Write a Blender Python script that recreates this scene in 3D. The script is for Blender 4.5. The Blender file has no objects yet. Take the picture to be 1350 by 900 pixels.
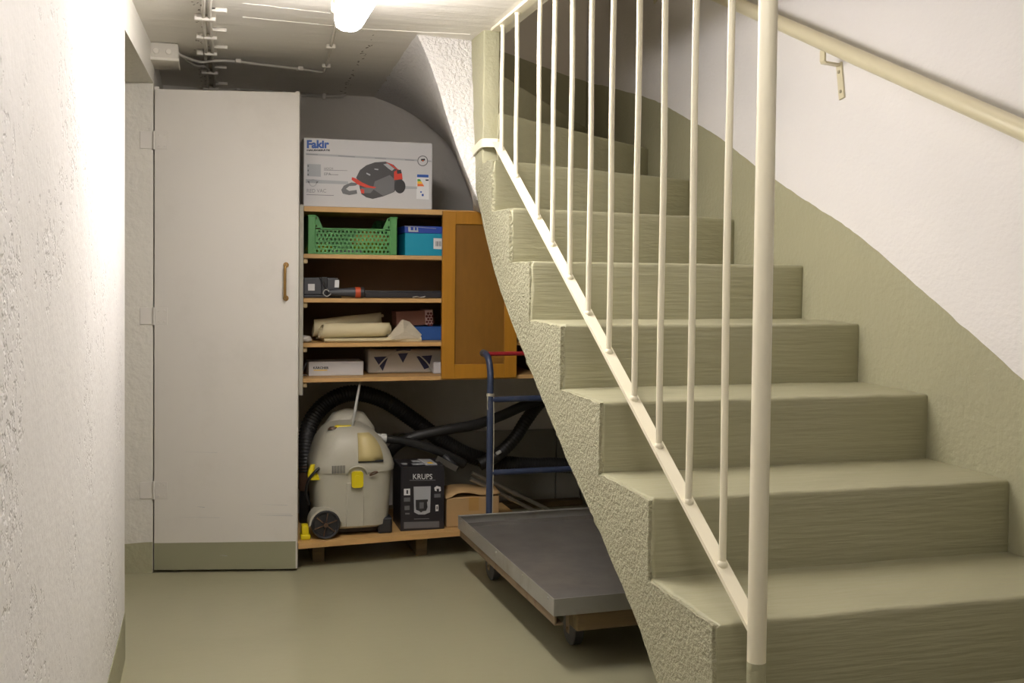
import bpy, bmesh, math, random
import numpy as np
from mathutils import Vector, Matrix, noise
random.seed(7)
S = bpy.context.scene
COL = S.collection
PI = math.pi

# ------------------------------------------------------------------ camera
F, YAW, PIT, ROLL, CY, H = 1382.92, .2816, .0290, .0109, 398.35, 1.2272
_fw0 = np.array([math.sin(YAW), math.cos(YAW), 0]); _rt0 = np.array([math.cos(YAW), -math.sin(YAW), 0]); _up0 = np.array([0, 0, 1.])
FW = _fw0*math.cos(PIT)-_up0*math.sin(PIT); _u2 = _up0*math.cos(PIT)+_fw0*math.sin(PIT)
RT = _rt0*math.cos(ROLL)+_u2*math.sin(ROLL); UP = _u2*math.cos(ROLL)-_rt0*math.sin(ROLL)
CAM = np.array([0, 0, H])
def at(px, py, ax, v):
    """measured point of the place: the photo's sight line met with a plane of the room"""
    r = FW+RT*(px-675)/F-UP*(py-CY)/F
    k = 'xyz'.index(ax); t = (v-CAM[k])/r[k]
    return Vector((CAM+t*r).tolist())
cd = bpy.data.cameras.new('camera'); cam = bpy.data.objects.new('camera', cd); COL.objects.link(cam)
m3 = Matrix(((RT[0], UP[0], -FW[0]), (RT[1], UP[1], -FW[1]), (RT[2], UP[2], -FW[2])))
cam.matrix_world = Matrix.Translation((0, 0, H)) @ m3.to_4x4()
cd.sensor_width = 36; cd.lens = F/1350*36; cd.shift_y = -(450-CY)/1350; cd.clip_start = .05
S.camera = cam

# ------------------------------------------------------------------ materials
def srgb(r, g, b):
    f = lambda c: (c/255/12.92) if c/255 <= .04045 else ((c/255+.055)/1.055)**2.4
    return (f(r), f(g), f(b), 1)
MATS = {}
def mat(name, col, rough=.6, bump=0, bscale=40, detail=4, var=.06, vscale=6, metal=0, spec=.5, stretch=(1, 1, 1), dist=.004, pits=0, pscale=30, dirt=None, dirt_s=3, dirt_amt=.5, bump2=0, b2scale=8):
    m = bpy.data.materials.new(name); m.use_nodes = True; n = m.node_tree.nodes; l = m.node_tree.links
    b = n['Principled BSDF']; b.inputs['Roughness'].default_value = rough; b.inputs['Metallic'].default_value = metal
    b.inputs['Specular IOR Level'].default_value = spec
    tc = n.new('ShaderNodeTexCoord'); mp = n.new('ShaderNodeMapping'); l.new(tc.outputs['Object'], mp.inputs['Vector']); mp.inputs['Scale'].default_value = stretch
    c = col if len(col) == 4 else (*col, 1)
    nz = n.new('ShaderNodeTexNoise'); nz.inputs['Scale'].default_value = vscale; nz.inputs['Detail'].default_value = 5; l.new(mp.outputs[0], nz.inputs['Vector'])
    mx = n.new('ShaderNodeMix'); mx.data_type = 'RGBA'; l.new(nz.outputs['Fac'], mx.inputs['Factor'])
    mx.inputs['A'].default_value = tuple(min(1, x*(1-var)) for x in c[:3])+(1,); mx.inputs['B'].default_value = tuple(min(1, x*(1+var)) for x in c[:3])+(1,)
    out = mx.outputs['Result']
    if dirt:
        dn = n.new('ShaderNodeTexNoise'); dn.inputs['Scale'].default_value = dirt_s; dn.inputs['Detail'].default_value = 8; dn.inputs['Roughness'].default_value = .7; l.new(mp.outputs[0], dn.inputs['Vector'])
        rp = n.new('ShaderNodeValToRGB'); rp.color_ramp.elements[0].position = .52; rp.color_ramp.elements[1].position = .75; l.new(dn.outputs['Fac'], rp.inputs[0])
        mu = n.new('ShaderNodeMath'); mu.operation = 'MULTIPLY'; mu.inputs[1].default_value = dirt_amt; l.new(rp.outputs[0], mu.inputs[0])
        m2 = n.new('ShaderNodeMix'); m2.data_type = 'RGBA'; l.new(mu.outputs[0], m2.inputs['Factor']); l.new(out, m2.inputs['A']); m2.inputs['B'].default_value = dirt
        out = m2.outputs['Result']
    l.new(out, b.inputs['Base Color'])
    prev = None
    def addbump(h, s, d):
        nonlocal prev
        bp = n.new('ShaderNodeBump'); bp.inputs['Strength'].default_value = s; bp.inputs['Distance'].default_value = d
        l.new(h, bp.inputs['Height'])
        if prev: l.new(prev, bp.inputs['Normal'])
        prev = bp.outputs[0]
    if bump2:
        q = n.new('ShaderNodeTexNoise'); q.inputs['Scale'].default_value = b2scale; q.inputs['Detail'].default_value = 2; l.new(mp.outputs[0], q.inputs['Vector']); addbump(q.outputs['Fac'], bump2, .02)
    if bump:
        q = n.new('ShaderNodeTexNoise'); q.inputs['Scale'].default_value = bscale; q.inputs['Detail'].default_value = detail; l.new(mp.outputs[0], q.inputs['Vector']); addbump(q.outputs['Fac'], bump, dist)
    if pits:
        q = n.new('ShaderNodeTexNoise'); q.inputs['Scale'].default_value = pscale; q.inputs['Detail'].default_value = 3; q.inputs['Roughness'].default_value = .6; l.new(tc.outputs['Object'], q.inputs['Vector'])
        g = n.new('ShaderNodeTexNoise'); g.inputs['Scale'].default_value = 2.2; l.new(tc.outputs['Object'], g.inputs['Vector'])
        ad = n.new('ShaderNodeMath'); ad.operation = 'MULTIPLY'; l.new(q.outputs['Fac'], ad.inputs[0]); l.new(g.outputs['Fac'], ad.inputs[1])
        rp = n.new('ShaderNodeValToRGB'); rp.color_ramp.elements[0].position = .33; rp.color_ramp.elements[1].position = .40; rp.color_ramp.elements[0].color = (1, 1, 1, 1); rp.color_ramp.elements[1].color = (0, 0, 0, 1)
        l.new(ad.outputs[0], rp.inputs[0]); addbump(rp.outputs[0], pits, .006)
    if prev: l.new(prev, b.inputs['Normal'])
    MATS[name] = m; return m
WHITE = (.78, .755, .735); GREEN = (.365, .350, .228)
M = {}
M['plaster'] = mat('white_plaster', WHITE, .8, .35, 65, 6, .03, 3, dist=.005, pits=.5, pscale=34, bump2=.35, b2scale=5)
M['plaster_rough'] = mat('white_stucco', WHITE, .85, 1.0, 80, 6, .03, 4, dist=.013, bump2=.4, b2scale=9)
M['plaster_right'] = mat('white_smooth_plaster', WHITE, .75, .4, 55, 5, .02, 3, dist=.006, bump2=.25, b2scale=6, stretch=(1, 1, 1.5))
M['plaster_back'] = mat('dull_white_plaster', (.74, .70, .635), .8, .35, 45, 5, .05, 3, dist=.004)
M['ceiling'] = mat('board_formed_ceiling_paint', (.80, .765, .70), .75, .55, 30, 5, .04, 4, dist=.004, stretch=(.35, 3.0, 1), bump2=.25, b2scale=6)
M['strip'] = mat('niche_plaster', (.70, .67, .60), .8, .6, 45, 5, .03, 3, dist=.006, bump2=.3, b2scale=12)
M['green'] = mat('olive_green_wall_paint', GREEN, .6, .5, 55, 6, .05, 4, dist=.007, bump2=.3, b2scale=8)
M['green_stucco'] = mat('olive_green_stucco', (.395, .378, .255), .75, 1.0, 110, 6, .07, 5, dist=.013, bump2=.3, b2scale=14)
M['step'] = mat('olive_green_step_paint', GREEN, .5, .25, 22, 6, .05, 5, dist=.004, stretch=(.4, 2.2, 6), dirt=(.24, .215, .12, 1), dirt_s=9, dirt_amt=.10, bump2=.18, b2scale=14)
M['floor'] = mat('olive_green_floor_paint', (.345, .328, .212), .33, .15, 30, 5, .05, 2.5, dist=.003, dirt=(.28, .255, .16, 1), dirt_s=2.2, dirt_amt=.4)
M['door'] = mat('door_white_paint', (.70, .665, .61), .5, .12, 30, 3, .03, 2, dist=.003, dirt=(.55, .51, .45, 1), dirt_s=3, dirt_amt=.35)
M['door_green'] = mat('door_green_paint', (.29, .283, .185), .5, .12, 30, 3, .04, 3, dist=.003)
M['cream'] = mat('cream_metal_paint', (.80, .745, .575), .38, .06, 60, 2, .03, 8, dist=.002)
M['railpaint'] = mat('handrail_cream_paint', (.66, .60, .42), .35, .06, 60, 2, .03, 8, dist=.002)
M['cable'] = mat('painted_cable', (.62, .585, .52), .6, .1, 60, 2, .04, 8)
M['clip'] = mat('painted_clip', (.74, .70, .63), .55, .05, 60, 2, .03, 8)
M['pine'] = mat('pine_edge', (.56, .34, .13), .5, .1, 30, 4, .18, 9, stretch=(.6, 8, 8), dist=.002)
M['orange'] = mat('varnished_orange_wood', (.41, .185, .017), .38, .1, 30, 4, .16, 8, stretch=(8, 8, .6), dist=.002)
M['panel'] = mat('varnished_brown_panel', (.225, .102, .014), .42, .1, 40, 4, .12, 14, stretch=(4, 4, 1), dist=.002)
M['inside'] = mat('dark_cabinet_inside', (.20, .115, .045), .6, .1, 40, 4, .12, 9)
M['sidepanel'] = mat('greyed_side_board', (.50, .47, .39), .6, .15, 30, 4, .06, 4)
M['cleat'] = mat('pine_cleat', (.55, .42, .23), .6)
M['brass'] = mat('brown_brass', (.36, .21, .06), .35, metal=.6)
M['card_white'] = mat('white_carton', (.56, .55, .55), .45, .05, 20, 3, .02, 3)
M['ink_blue'] = mat('blue_print', srgb(40, 85, 165), .5, var=0)
M['ink_black'] = mat('black_print', (.02, .02, .022), .5, var=0)
M['ink_grey'] = mat('grey_print', (.22, .22, .23), .5, var=.05)
M['ink_lgrey'] = mat('light_grey_print', (.38, .39, .41), .5, var=.05)
M['ink_red'] = mat('red_print', srgb(205, 55, 30), .5, var=0)
M['ink_dark'] = mat('charcoal_print', (.045, .043, .045), .5, var=.1)
M['ink_mid'] = mat('mid_grey_print', (.13, .13, .135), .5, var=.1)
M['ink_yellow'] = mat('yellow_print', srgb(235, 190, 30), .5, var=0)
M['ink_green'] = mat('green_print', srgb(80, 160, 60), .5, var=0)
M['ink_orange'] = mat('orange_print', srgb(230, 110, 40), .5, var=0)
M['ink_white'] = mat('white_print', (.72, .72, .72), .5, var=0)
M['crate'] = mat('green_plastic', (.075, .26, .075), .45, var=.05)
M['yellowgreen'] = mat('yellow_green_plastic', (.50, .55, .03), .5, .5, 40, 3, .25, 20)
M['ochre'] = mat('ochre_cloth', (.42, .30, .07), .8, .6, 40, 4, .15, 12)
M['teal'] = mat('teal_carton', (.0, .26, .40), .45, var=.03)
M['deepblue'] = mat('deep_blue_carton', (.012, .05, .32), .45, var=.03)
M['blackplastic'] = mat('black_plastic', (.022, .022, .025), .42, var=.15)
M['greyblack'] = mat('charcoal_plastic', (.05, .052, .06), .5, var=.15)
M['redplastic'] = mat('red_orange_plastic', (.50, .07, .02), .45, var=.05)
M['cloth'] = mat('cream_cloth', (.66, .58, .37), .85, .35, 14, 4, .06, 5, dist=.006)
M['newsprint'] = mat('newsprint', (.55, .49, .37), .85, .35, 60, 3, .12, 50, stretch=(1, 1, 4))
M['brownbox'] = mat('red_brown_carton', (.25, .105, .07), .6, var=.06)
M['pinkdots'] = mat('pale_pink_carton', (.62, .42, .38), .6, var=.04)
M['dot'] = mat('dark_red_dot', (.13, .02, .02), .6, var=.05)
M['navybox'] = mat('blue_carton', (.02, .085, .30), .5, var=.05)
M['packwhite'] = mat('white_wrapping', (.50, .48, .44), .55, .3, 15, 3, .08, 10)
M['navy'] = mat('navy_print', (.022, .025, .08), .5, var=.1)
M['vac'] = mat('aged_light_grey_plastic', (.45, .43, .35), .45, .06, 30, 3, .05, 5, dirt=(.33, .30, .22, 1), dirt_s=5, dirt_amt=.5)
M['vac_yellowed'] = mat('yellowed_plastic', (.52, .43, .20), .45, var=.05)
M['yellow'] = mat('yellow_plastic', (.72, .58, .01), .4, var=.05)
M['hose'] = mat('black_hose_rubber', (.014, .013, .012), .5, var=.2)
M['hosebrown'] = mat('brown_rubber_cuff', (.11, .06, .035), .5, var=.15)
M['greyconn'] = mat('light_grey_connector', (.50, .50, .47), .45, var=.05)
M['chrome'] = mat('dull_chrome', (.50, .48, .45), .28, metal=.9, var=.05)
M['kblack'] = mat('black_carton', (.020, .018, .022), .38, var=.1)
M['kraft'] = mat('kraft_cardboard', (.42, .27, .12), .75, .1, 30, 3, .08, 6)
M['kraft_tape'] = mat('brown_tape', (.40, .23, .07), .35, var=.05)
M['sheet'] = mat('worn_sheet_metal', (.26, .245, .225), .42, .15, 16, 4, .35, 7, metal=.55, dirt=(.42, .37, .31, 1), dirt_s=2.5, dirt_amt=.55, dist=.003)
M['galv'] = mat('galvanised_rim', (.40, .39, .36), .45, .1, 20, 3, .12, 8, metal=.5, dirt=(.26, .21, .15, 1), dirt_s=7, dirt_amt=.6)
M['rust'] = mat('rusty_painted_steel', (.25, .18, .11), .7, .4, 30, 4, .15, 10, dirt=(.15, .06, .025, 1), dirt_s=12, dirt_amt=.95)
M['wood'] = mat('old_dirty_wood', (.17, .115, .052), .75, .5, 20, 5, .25, 7, stretch=(.6, 6, 6), dirt=(.07, .05, .03, 1), dirt_s=6, dirt_amt=.8)
M['bluepaint'] = mat('worn_dark_blue_paint', (.033, .046, .090), .4, .1, 30, 3, .15, 10, dirt=(.16, .15, .15, 1), dirt_s=14, dirt_amt=.45)
M['redpaint'] = mat('dark_red_paint', (.28, .015, .02), .4, var=.1)
M['rubber'] = mat('grey_rubber', (.085, .082, .078), .7, var=.15)
M['string'] = mat('pale_string', (.55, .50, .38), .9)
M['board'] = mat('grey_fibre_board', (.27, .255, .215), .8, .2, 20, 4, .08, 4)
M['chip'] = mat('chipped_concrete', (.20, .175, .14), .9)
M['lamp_body'] = mat('yellowed_lamp_tray', (.72, .60, .33), .5, var=.03)
M['screw'] = mat('cream_screw', (.45, .40, .28), .5)
def lamp_mat(name, power, tint=(1, .95, .93, 1)):
    lm = bpy.data.materials.new(name); lm.use_nodes = True; t = lm.node_tree
    b = t.nodes['Principled BSDF']; b.inputs['Base Color'].default_value = (.8, .78, .7, 1)
    b.inputs['Emission Color'].default_value = tint
    nz = t.nodes.new('ShaderNodeTexNoise'); nz.inputs['Scale'].default_value = 3
    mr = t.nodes.new('ShaderNodeMapRange'); mr.inputs['To Min'].default_value = power*.97; mr.inputs['To Max'].default_value = power*1.03
    t.links.new(nz.outputs['Fac'], mr.inputs['Value']); t.links.new(mr.outputs[0], b.inputs['Emission Strength'])
    M[name] = lm
lamp_mat('lamp', 74); lamp_mat('fill_lamp_foot', 17); lamp_mat('fill_lamp_up', 36, (1, .86, .70, 1))  # the second and third serve added fill lamps out of view

# ------------------------------------------------------------------ mesh helpers (world coordinates unless the parent is given rot)
def new_obj(name, bm, material, parent=None, smooth=False, angle=None, recalc=True):
    if recalc: bmesh.ops.recalc_face_normals(bm, faces=bm.faces[:])
    me = bpy.data.meshes.new(name)
    if parent is not None and not is_local(parent):
        off = world_loc(parent)
        bmesh.ops.translate(bm, vec=-off, verts=bm.verts[:])
    bm.to_mesh(me); bm.free()
    for m in (material if isinstance(material, (list, tuple)) else [material]): me.materials.append(M[m] if isinstance(m, str) else m)
    if smooth:
        for p in me.polygons: p.use_smooth = True
        if angle: me.set_sharp_from_angle(angle=math.radians(angle))
    o = bpy.data.objects.new(name, me); COL.objects.link(o)
    if parent is not None: o.parent = parent
    return o
def is_local(o):
    while o is not None:
        if o.get('_local'): return True
        o = o.parent
    return False
def world_loc(o):
    v = Vector((0, 0, 0))
    while o is not None: v = v+o.location; o = o.parent
    return v
def tag(o, label=None, cat=None, group=None, kind=None):
    if label: o['label'] = label
    if cat: o['category'] = cat
    if group: o['group'] = group
    if kind: o['kind'] = kind
    return o
def thing(name, loc, label, cat, group=None):
    o = bpy.data.objects.new(name, None); COL.objects.link(o); o.location = loc; o.empty_display_size = .05
    return tag(o, label, cat, group)
def struct(name, bm, m, **k):
    return tag(new_obj(name, bm, m, **k), kind='structure')
def BM(): return bmesh.new()
def box(bm, lo, hi, bev=0, seg=2, rot=None, piv=None, mi=0):
    lo = Vector(lo); hi = Vector(hi)
    r = bmesh.ops.create_cube(bm, size=1); vs = r['verts']
    bmesh.ops.scale(bm, vec=hi-lo, verts=vs); bmesh.ops.translate(bm, vec=(lo+hi)/2, verts=vs)
    if bev:
        es = list({e for v in vs for e in v.link_edges})
        q = bmesh.ops.bevel(bm, geom=es, offset=bev, segments=seg, affect='EDGES', profile=.5)
        vs = list({v for f in q['faces'] for v in f.verts} | {v for v in vs if v.is_valid})
    if rot is not None: bmesh.ops.rotate(bm, cent=piv or (lo+hi)/2, matrix=rot, verts=vs)
    if mi:
        for f in {f for v in vs for f in v.link_faces}: f.material_index = mi
    return vs
def poly(bm, pts, mi=0):
    f = bm.faces.new([bm.verts.new(p) for p in pts]); f.material_index = mi; return f
def prism(bm, pts, d, mi=0):
    d = Vector(d); a = [bm.verts.new(p) for p in pts]; b2 = [bm.verts.new(Vector(p)+d) for p in pts]; n = len(a)
    fs = [bm.faces.new(a), bm.faces.new(b2[::-1])]
    for i in range(n): fs.append(bm.faces.new((a[i], b2[i], b2[(i+1) % n], a[(i+1) % n])))
    for f in fs: f.material_index = mi
    return a+b2
def spline(pts, n=8):
    P = [Vector(p) for p in pts]
    if len(P) < 3: return P
    out = []
    for i in range(len(P)-1):
        p0 = P[max(i-1, 0)]; p1 = P[i]; p2 = P[i+1]; p3 = P[min(i+2, len(P)-1)]
        for k in range(n):
            t = k/n
            out.append(.5*((2*p1)+(p2-p0)*t+(2*p0-5*p1+4*p2-p3)*t*t+(3*p1-p0-3*p2+p3)*t**3))
    out.append(P[-1]); return out
def tube(bm, pts, r, n=12, cap=True, rfun=None):
    P = [Vector(p) for p in pts]; rings = []; up = None
    for i, p in enumerate(P):
        t = (P[min(i+1, len(P)-1)]-P[max(i-1, 0)]).normalized()
        if up is None:
            up = Vector((0, 0, 1)) if abs(t.z) < .9 else Vector((1, 0, 0))
        u = (up-t*up.dot(t)).normalized(); w = t.cross(u); up = u
        rr = rfun(i) if rfun else r
        rings.append([bm.verts.new(p+(u*math.cos(a)+w*math.sin(a))*rr) for a in [2*PI*k/n for k in range(n)]])
    for a, c in zip(rings, rings[1:]):
        for k in range(n): bm.faces.new((a[k], a[(k+1) % n], c[(k+1) % n], c[k]))
    if cap: bm.faces.new(rings[0][::-1]); bm.faces.new(rings[-1])
    return rings
def corrugated(bm, pts, r, pitch=.012, n=14, amp=.08):
    P = spline(pts, 40); d = [0]
    for a, c in zip(P, P[1:]): d.append(d[-1]+(c-a).length)
    L = d[-1]; m = int(L/pitch*3); Q = []; j = 0
    for i in range(m+1):
        s = L*i/m
        while j < len(d)-2 and d[j+1] < s: j += 1
        t = (s-d[j])/max(1e-9, d[j+1]-d[j]); Q.append(P[j].lerp(P[j+1], t))
    tube(bm, Q, r, n, rfun=lambda i: r*(1+amp*(1, .2, -1)[i % 3]))
def lathe(bm, prof, c, axis='z', n=24, ax=None):
    """prof: (radius, along) pairs round an axis through c"""
    c = Vector(c); A = Vector(ax).normalized() if ax else {'x': Vector((1, 0, 0)), 'y': Vector((0, 1, 0)), 'z': Vector((0, 0, 1))}[axis]
    u = A.orthogonal().normalized(); w = A.cross(u); R = []
    for r, h in prof:
        if r < 1e-6: R.append([bm.verts.new(c+A*h)])
        else: R.append([bm.verts.new(c+A*h+(u*math.cos(2*PI*k/n)+w*math.sin(2*PI*k/n))*r) for k in range(n)])
    for a, b2 in zip(R, R[1:]):
        for k in range(n):
            k2 = (k+1) % n
            if len(a) == 1 and len(b2) == 1: continue
            if len(a) == 1: bm.faces.new((a[0], b2[k], b2[k2]))
            elif len(b2) == 1: bm.faces.new((a[k], b2[0], a[k2]))
            else: bm.faces.new((a[k], a[k2], b2[k2], b2[k]))
def loft(bm, secs, cap=True):
    R = [[bm.verts.new(p) for p in s] for s in secs]; n = len(R[0])
    for a, b2 in zip(R, R[1:]):
        for k in range(n): bm.faces.new((a[k], a[(k+1) % n], b2[(k+1) % n], b2[k]))
    if cap: bm.faces.new(R[0][::-1]); bm.faces.new(R[-1])
def superell(cx, cy, z, a, b2, e=4, n=40):
    out = []
    for k in range(n):
        t = 2*PI*k/n; c, s = math.cos(t), math.sin(t)
        out.append((cx+a*math.copysign(abs(c)**(2/e), c), cy+b2*math.copysign(abs(s)**(2/e), s), z))
    return out
def roundprism_xz(bm, cx, cz, w, h, y0, y1, r, seg=5):
    pts = []
    for (sx, sz, a0) in ((1, 1, 0), (-1, 1, 90), (-1, -1, 180), (1, -1, 270)):
        for k in range(seg+1):
            a = math.radians(a0+90*k/seg)
            pts.append((cx+sx*(w/2-r)+r*math.cos(a), y0, cz+sz*(h/2-r)+r*math.sin(a)))
    prism(bm, pts, (0, y1-y0, 0))
def pface(bm, pxs, y, mi=0):
    return poly(bm, [at(x, yy, 'y', y) for x, yy in pxs], mi)
def disc_px(bm, cx, cy, r, y, n=24, ry=None, mi=0):
    pface(bm, [(cx+r*math.cos(2*PI*k/n), cy+(ry or r)*math.sin(2*PI*k/n)) for k in range(n)], y, mi)
def ring_px(bm, cx, cy, r, w, y, n=28):
    a = [bm.verts.new(at(cx+r*math.cos(2*PI*k/n), cy+r*math.sin(2*PI*k/n), 'y', y)) for k in range(n)]
    c = [bm.verts.new(at(cx+(r-w)*math.cos(2*PI*k/n), cy+(r-w)*math.sin(2*PI*k/n), 'y', y)) for k in range(n)]
    for k in range(n): bm.faces.new((a[k], a[(k+1) % n], c[(k+1) % n], c[k]))
def text_bm(s, origin, width, height, offset=0, xdir=(1, 0, 0), zdir=(0, 0, 1)):
    """lettering standing in the plane spanned by xdir and zdir, fitted to width and height"""
    cu = bpy.data.curves.new('lettering', 'FONT'); cu.body = s; cu.offset = offset; cu.resolution_u = 3
    ob = bpy.data.objects.new('lettering', cu); COL.objects.link(ob)
    dg = bpy.context.evaluated_depsgraph_get(); dg.update()
    me = bpy.data.meshes.new_from_object(ob.evaluated_get(dg))
    bpy.data.objects.remove(ob); bpy.data.curves.remove(cu)
    bm = BM(); bm.from_mesh(me); bpy.data.meshes.remove(me)
    xs = [v.co.x for v in bm.verts]; ys = [v.co.y for v in bm.verts]
    x0, x1, y0, y1 = min(xs), max(xs), min(ys), max(ys)
    X = Vector(xdir); Z = Vector(zdir); O = Vector(origin)
    for v in bm.verts: v.co = O+X*((v.co.x-x0)/(x1-x0)*width)+Z*((v.co.y-y0)/(y1-y0)*height)
    return bm
def text_px(s, px0, py_top, px1, py_bot, y, m, name, parent, offset=0):
    bl = at(px0, py_bot, 'y', y); br = at(px1, py_bot, 'y', y); tl = at(px0, py_top, 'y', y)
    X = br-bl; Z = tl-bl
    bm = text_bm(s, bl, X.length, Z.length, offset, X.normalized(), Z.normalized())
    return new_obj(name, bm, m, parent, recalc=False)
def jag(pts, step=.025, amp=.003, dirs=None, closed=True, seed=0):
    """subdivide an outline and make it a little ragged"""
    P = [Vector(p) for p in pts]; out = []; n = len(P)
    for i in range(n if closed else n-1):
        a, c = P[i], P[(i+1) % n]; m = max(1, int((c-a).length/step))
        for k in range(m): out.append(a.lerp(c, k/m))
    if not closed: out.append(P[-1])
    return out
def nv(p, s, amp, seed=0):
    return noise.noise_vector(Vector(p)*s+Vector((seed*7.3, seed*3.1, seed*1.7)))*amp

# ------------------------------------------------------------------ the room
CZ = 2.10          # ceiling
XL = .953          # left face of the stairs
XR = 1.93          # right wall
YB = 5.30          # back wall
WL = -.25          # left wall
YD = 4.43          # wall the cupboard door hangs on
bm = BM(); N = 24
box(bm, (-1.3, -3, -.08), (2.05, YB+.1, 0)); struct('floor', bm, 'floor')
# left wall with its corner
bm = BM(); box(bm, (WL-1.05, -3, 0), (WL, 3.462, CZ+.1), .006, 2); struct('wall_left', bm, 'plaster')
bm = BM()
pts = jag([(WL+.0015, -3, .0), (WL+.0015, 3.463, 0), (WL+.0015, 3.463, .152), (WL+.0015, -3, .152)], .04)
prism(bm, [p+Vector((0, 0, nv(p, 9, .004).z if p.z > .1 else 0)) for p in pts], (-.004, 0, 0)); struct('baseboard_left', bm, 'green')
bm = BM(); box(bm, (-1.35, 3.4, 0), (-1.29, YB, CZ+.1)); struct('wall_niche_side', bm, 'strip')
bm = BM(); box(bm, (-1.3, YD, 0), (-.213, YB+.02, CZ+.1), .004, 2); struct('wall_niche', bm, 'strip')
bm = BM()
pts = jag([(-1.29, YD-.0015, 0), (-.215, YD-.0015, 0), (-.215, YD-.0015, .125), (-1.29, YD-.0015, .125)], .03)
prism(bm, [p+Vector((0, 0, nv(p, 14, .004).z if p.z > .1 else 0)) for p in pts], (0, .004, 0)); struct('baseboard_niche', bm, 'green')
bm = BM(); prism(bm, [(WL-1.0, 3.44, 1.962), (WL-.0005, 3.44, 1.962), (WL-.0005, 3.465, 1.962), (-.213, YD+.01, 1.962), (WL-1.0, YD+.01, 1.962)], (0, 0, CZ+.05-1.962)); struct('trim_1', bm, 'strip')
# back wall, right wall (white above, olive band below, both real paint edges)
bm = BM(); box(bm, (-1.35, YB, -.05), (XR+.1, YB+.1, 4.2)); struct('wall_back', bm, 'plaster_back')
band = [(-3, .12), (.8, .12), (1.2, .46), (2.122, .971), (2.434, 1.143), (2.827, 1.352), (3.109, 1.47), (3.442, 1.614), (3.743, 1.757), (4.091, 1.894), (4.498, 2.038), (YB, 2.245)]
bm = BM()
bp = spline([(XR, y, z) for y, z in band], 14)
rows = []
for p in bp:
    p = p+Vector((0, 0, nv(p, 25, .004).z)); rows.append((bm.verts.new((XR, p.y, -.05)), bm.verts.new(p), bm.verts.new((XR, p.y, 4.2))))
for a, c in zip(rows, rows[1:]):
    f = bm.faces.new((a[0], c[0], c[1], a[1])); f.material_index = 1
    bm.faces.new((a[1], c[1], c[2], a[2]))
g = bmesh.ops.extrude_face_region(bm, geom=bm.faces[:]); bmesh.ops.translate(bm, vec=(.1, 0, 0), verts=[v for v in g['geom'] if isinstance(v, bmesh.types.BMVert)])
struct('wall_right', bm, ['plaster_right', 'green'])
# olive band on the back wall of the stair well
bm = BM()
pts = [(XR+.01, YB-.003, 1.66), (XR+.01, YB-.003, 2.245)]+[(x, YB-.003, z) for x, z in ((1.82, 2.27), (1.60, 2.335), (1.44, 2.38), (1.2, 2.47), (1.0, 2.56))]+[(1.0, YB-.003, 2.10), (1.38, YB-.003, 1.84)]
prism(bm, pts, (0, .006, 0)); struct('baseboard_back', bm, 'green')
bm = BM(); box(bm, (-1.35, -3.1, -.05), (XR+.1, -3, CZ+.1)); struct('wall_rear', bm, 'plaster')
# ceiling slab with the stair opening, plus the ridges left by the formwork boards
bm = BM()
XE = 1.045
pl = [(-1.35, -3.05), (XR+.02, -3.05), (XR+.02, .9), (XE, .9), (XE, 3.93), (.76, 3.93), (.80, YB+.02), (-1.35, YB+.02)]
prism(bm, [(x, y, CZ) for x, y in pl], (0, 0, .22))
for k in range(14):
    y = -.3+k*.27+random.uniform(-.03, .03)
    if abs(y-3.86) < .1: continue
    a = random.uniform(-.01, .01)
    P = [Vector((x, y+a*x+.004*math.sin(x*9+k), CZ-.0005)) for x in np.linspace(-.24, 1.0 if y < 3.9 else .7, 14)]
    tube(bm, P, .0022, 5, rfun=lambda i: .0008+.0014*random.random())
for (p, q) in (((320, 4), (436, 17)), ((320, 22), (440, 34)), ((462, 37), (620, 45))):
    A = at(*p, 'z', CZ); Bq = at(*q, 'z', CZ)
    tube(bm, [A.lerp(Bq, t/10)+Vector((0, random.uniform(-.004, .004), 0)) for t in range(11)], .003, 5, rfun=lambda i: .0014+.0018*random.random())
random.seed(21)
def flecks(p, q, n, spread, size):
    A = at(*p, 'z', CZ); Bq = at(*q, 'z', CZ)
    for k in range(n):
        c = A.lerp(Bq, random.random())+Vector((random.gauss(0, spread), 0, 0)); L = size*random.uniform(.5, 1.6); w_ = size*random.uniform(.2, .5); a = random.uniform(-.6, .6)
        u = Vector((math.cos(a), math.sin(a), 0))*w_; v = Vector((-math.sin(a), math.cos(a), 0))*L
        f = bm.faces.new([bm.verts.new(Vector((c.x, c.y, CZ-.0012))+r) for r in (u, u*.3+v, -u*.8+v*.4, -u-v*.5, u*.4-v)]); f.material_index = 1
flecks((258, 2), (272, 110), 46, .012, .010)          # chipped seams in the concrete
flecks((493, 44), (452, 122), 34, .006, .010)
flecks((548, 52), (492, 133), 14, .005, .008)
struct('ceiling', bm, ['ceiling', 'chip'], recalc=True)
bm = BM(); box(bm, (-1.35, -3, 4.1), (XR+.1, YB+.1, 4.2)); box(bm, (-1.4, .8, CZ+.2), (-1.3, YB, 4.2)); box(bm, (-1.3, .8, CZ+.2), (XR, .9, 4.2)); struct('ceiling_upper', bm, 'plaster_back')

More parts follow.
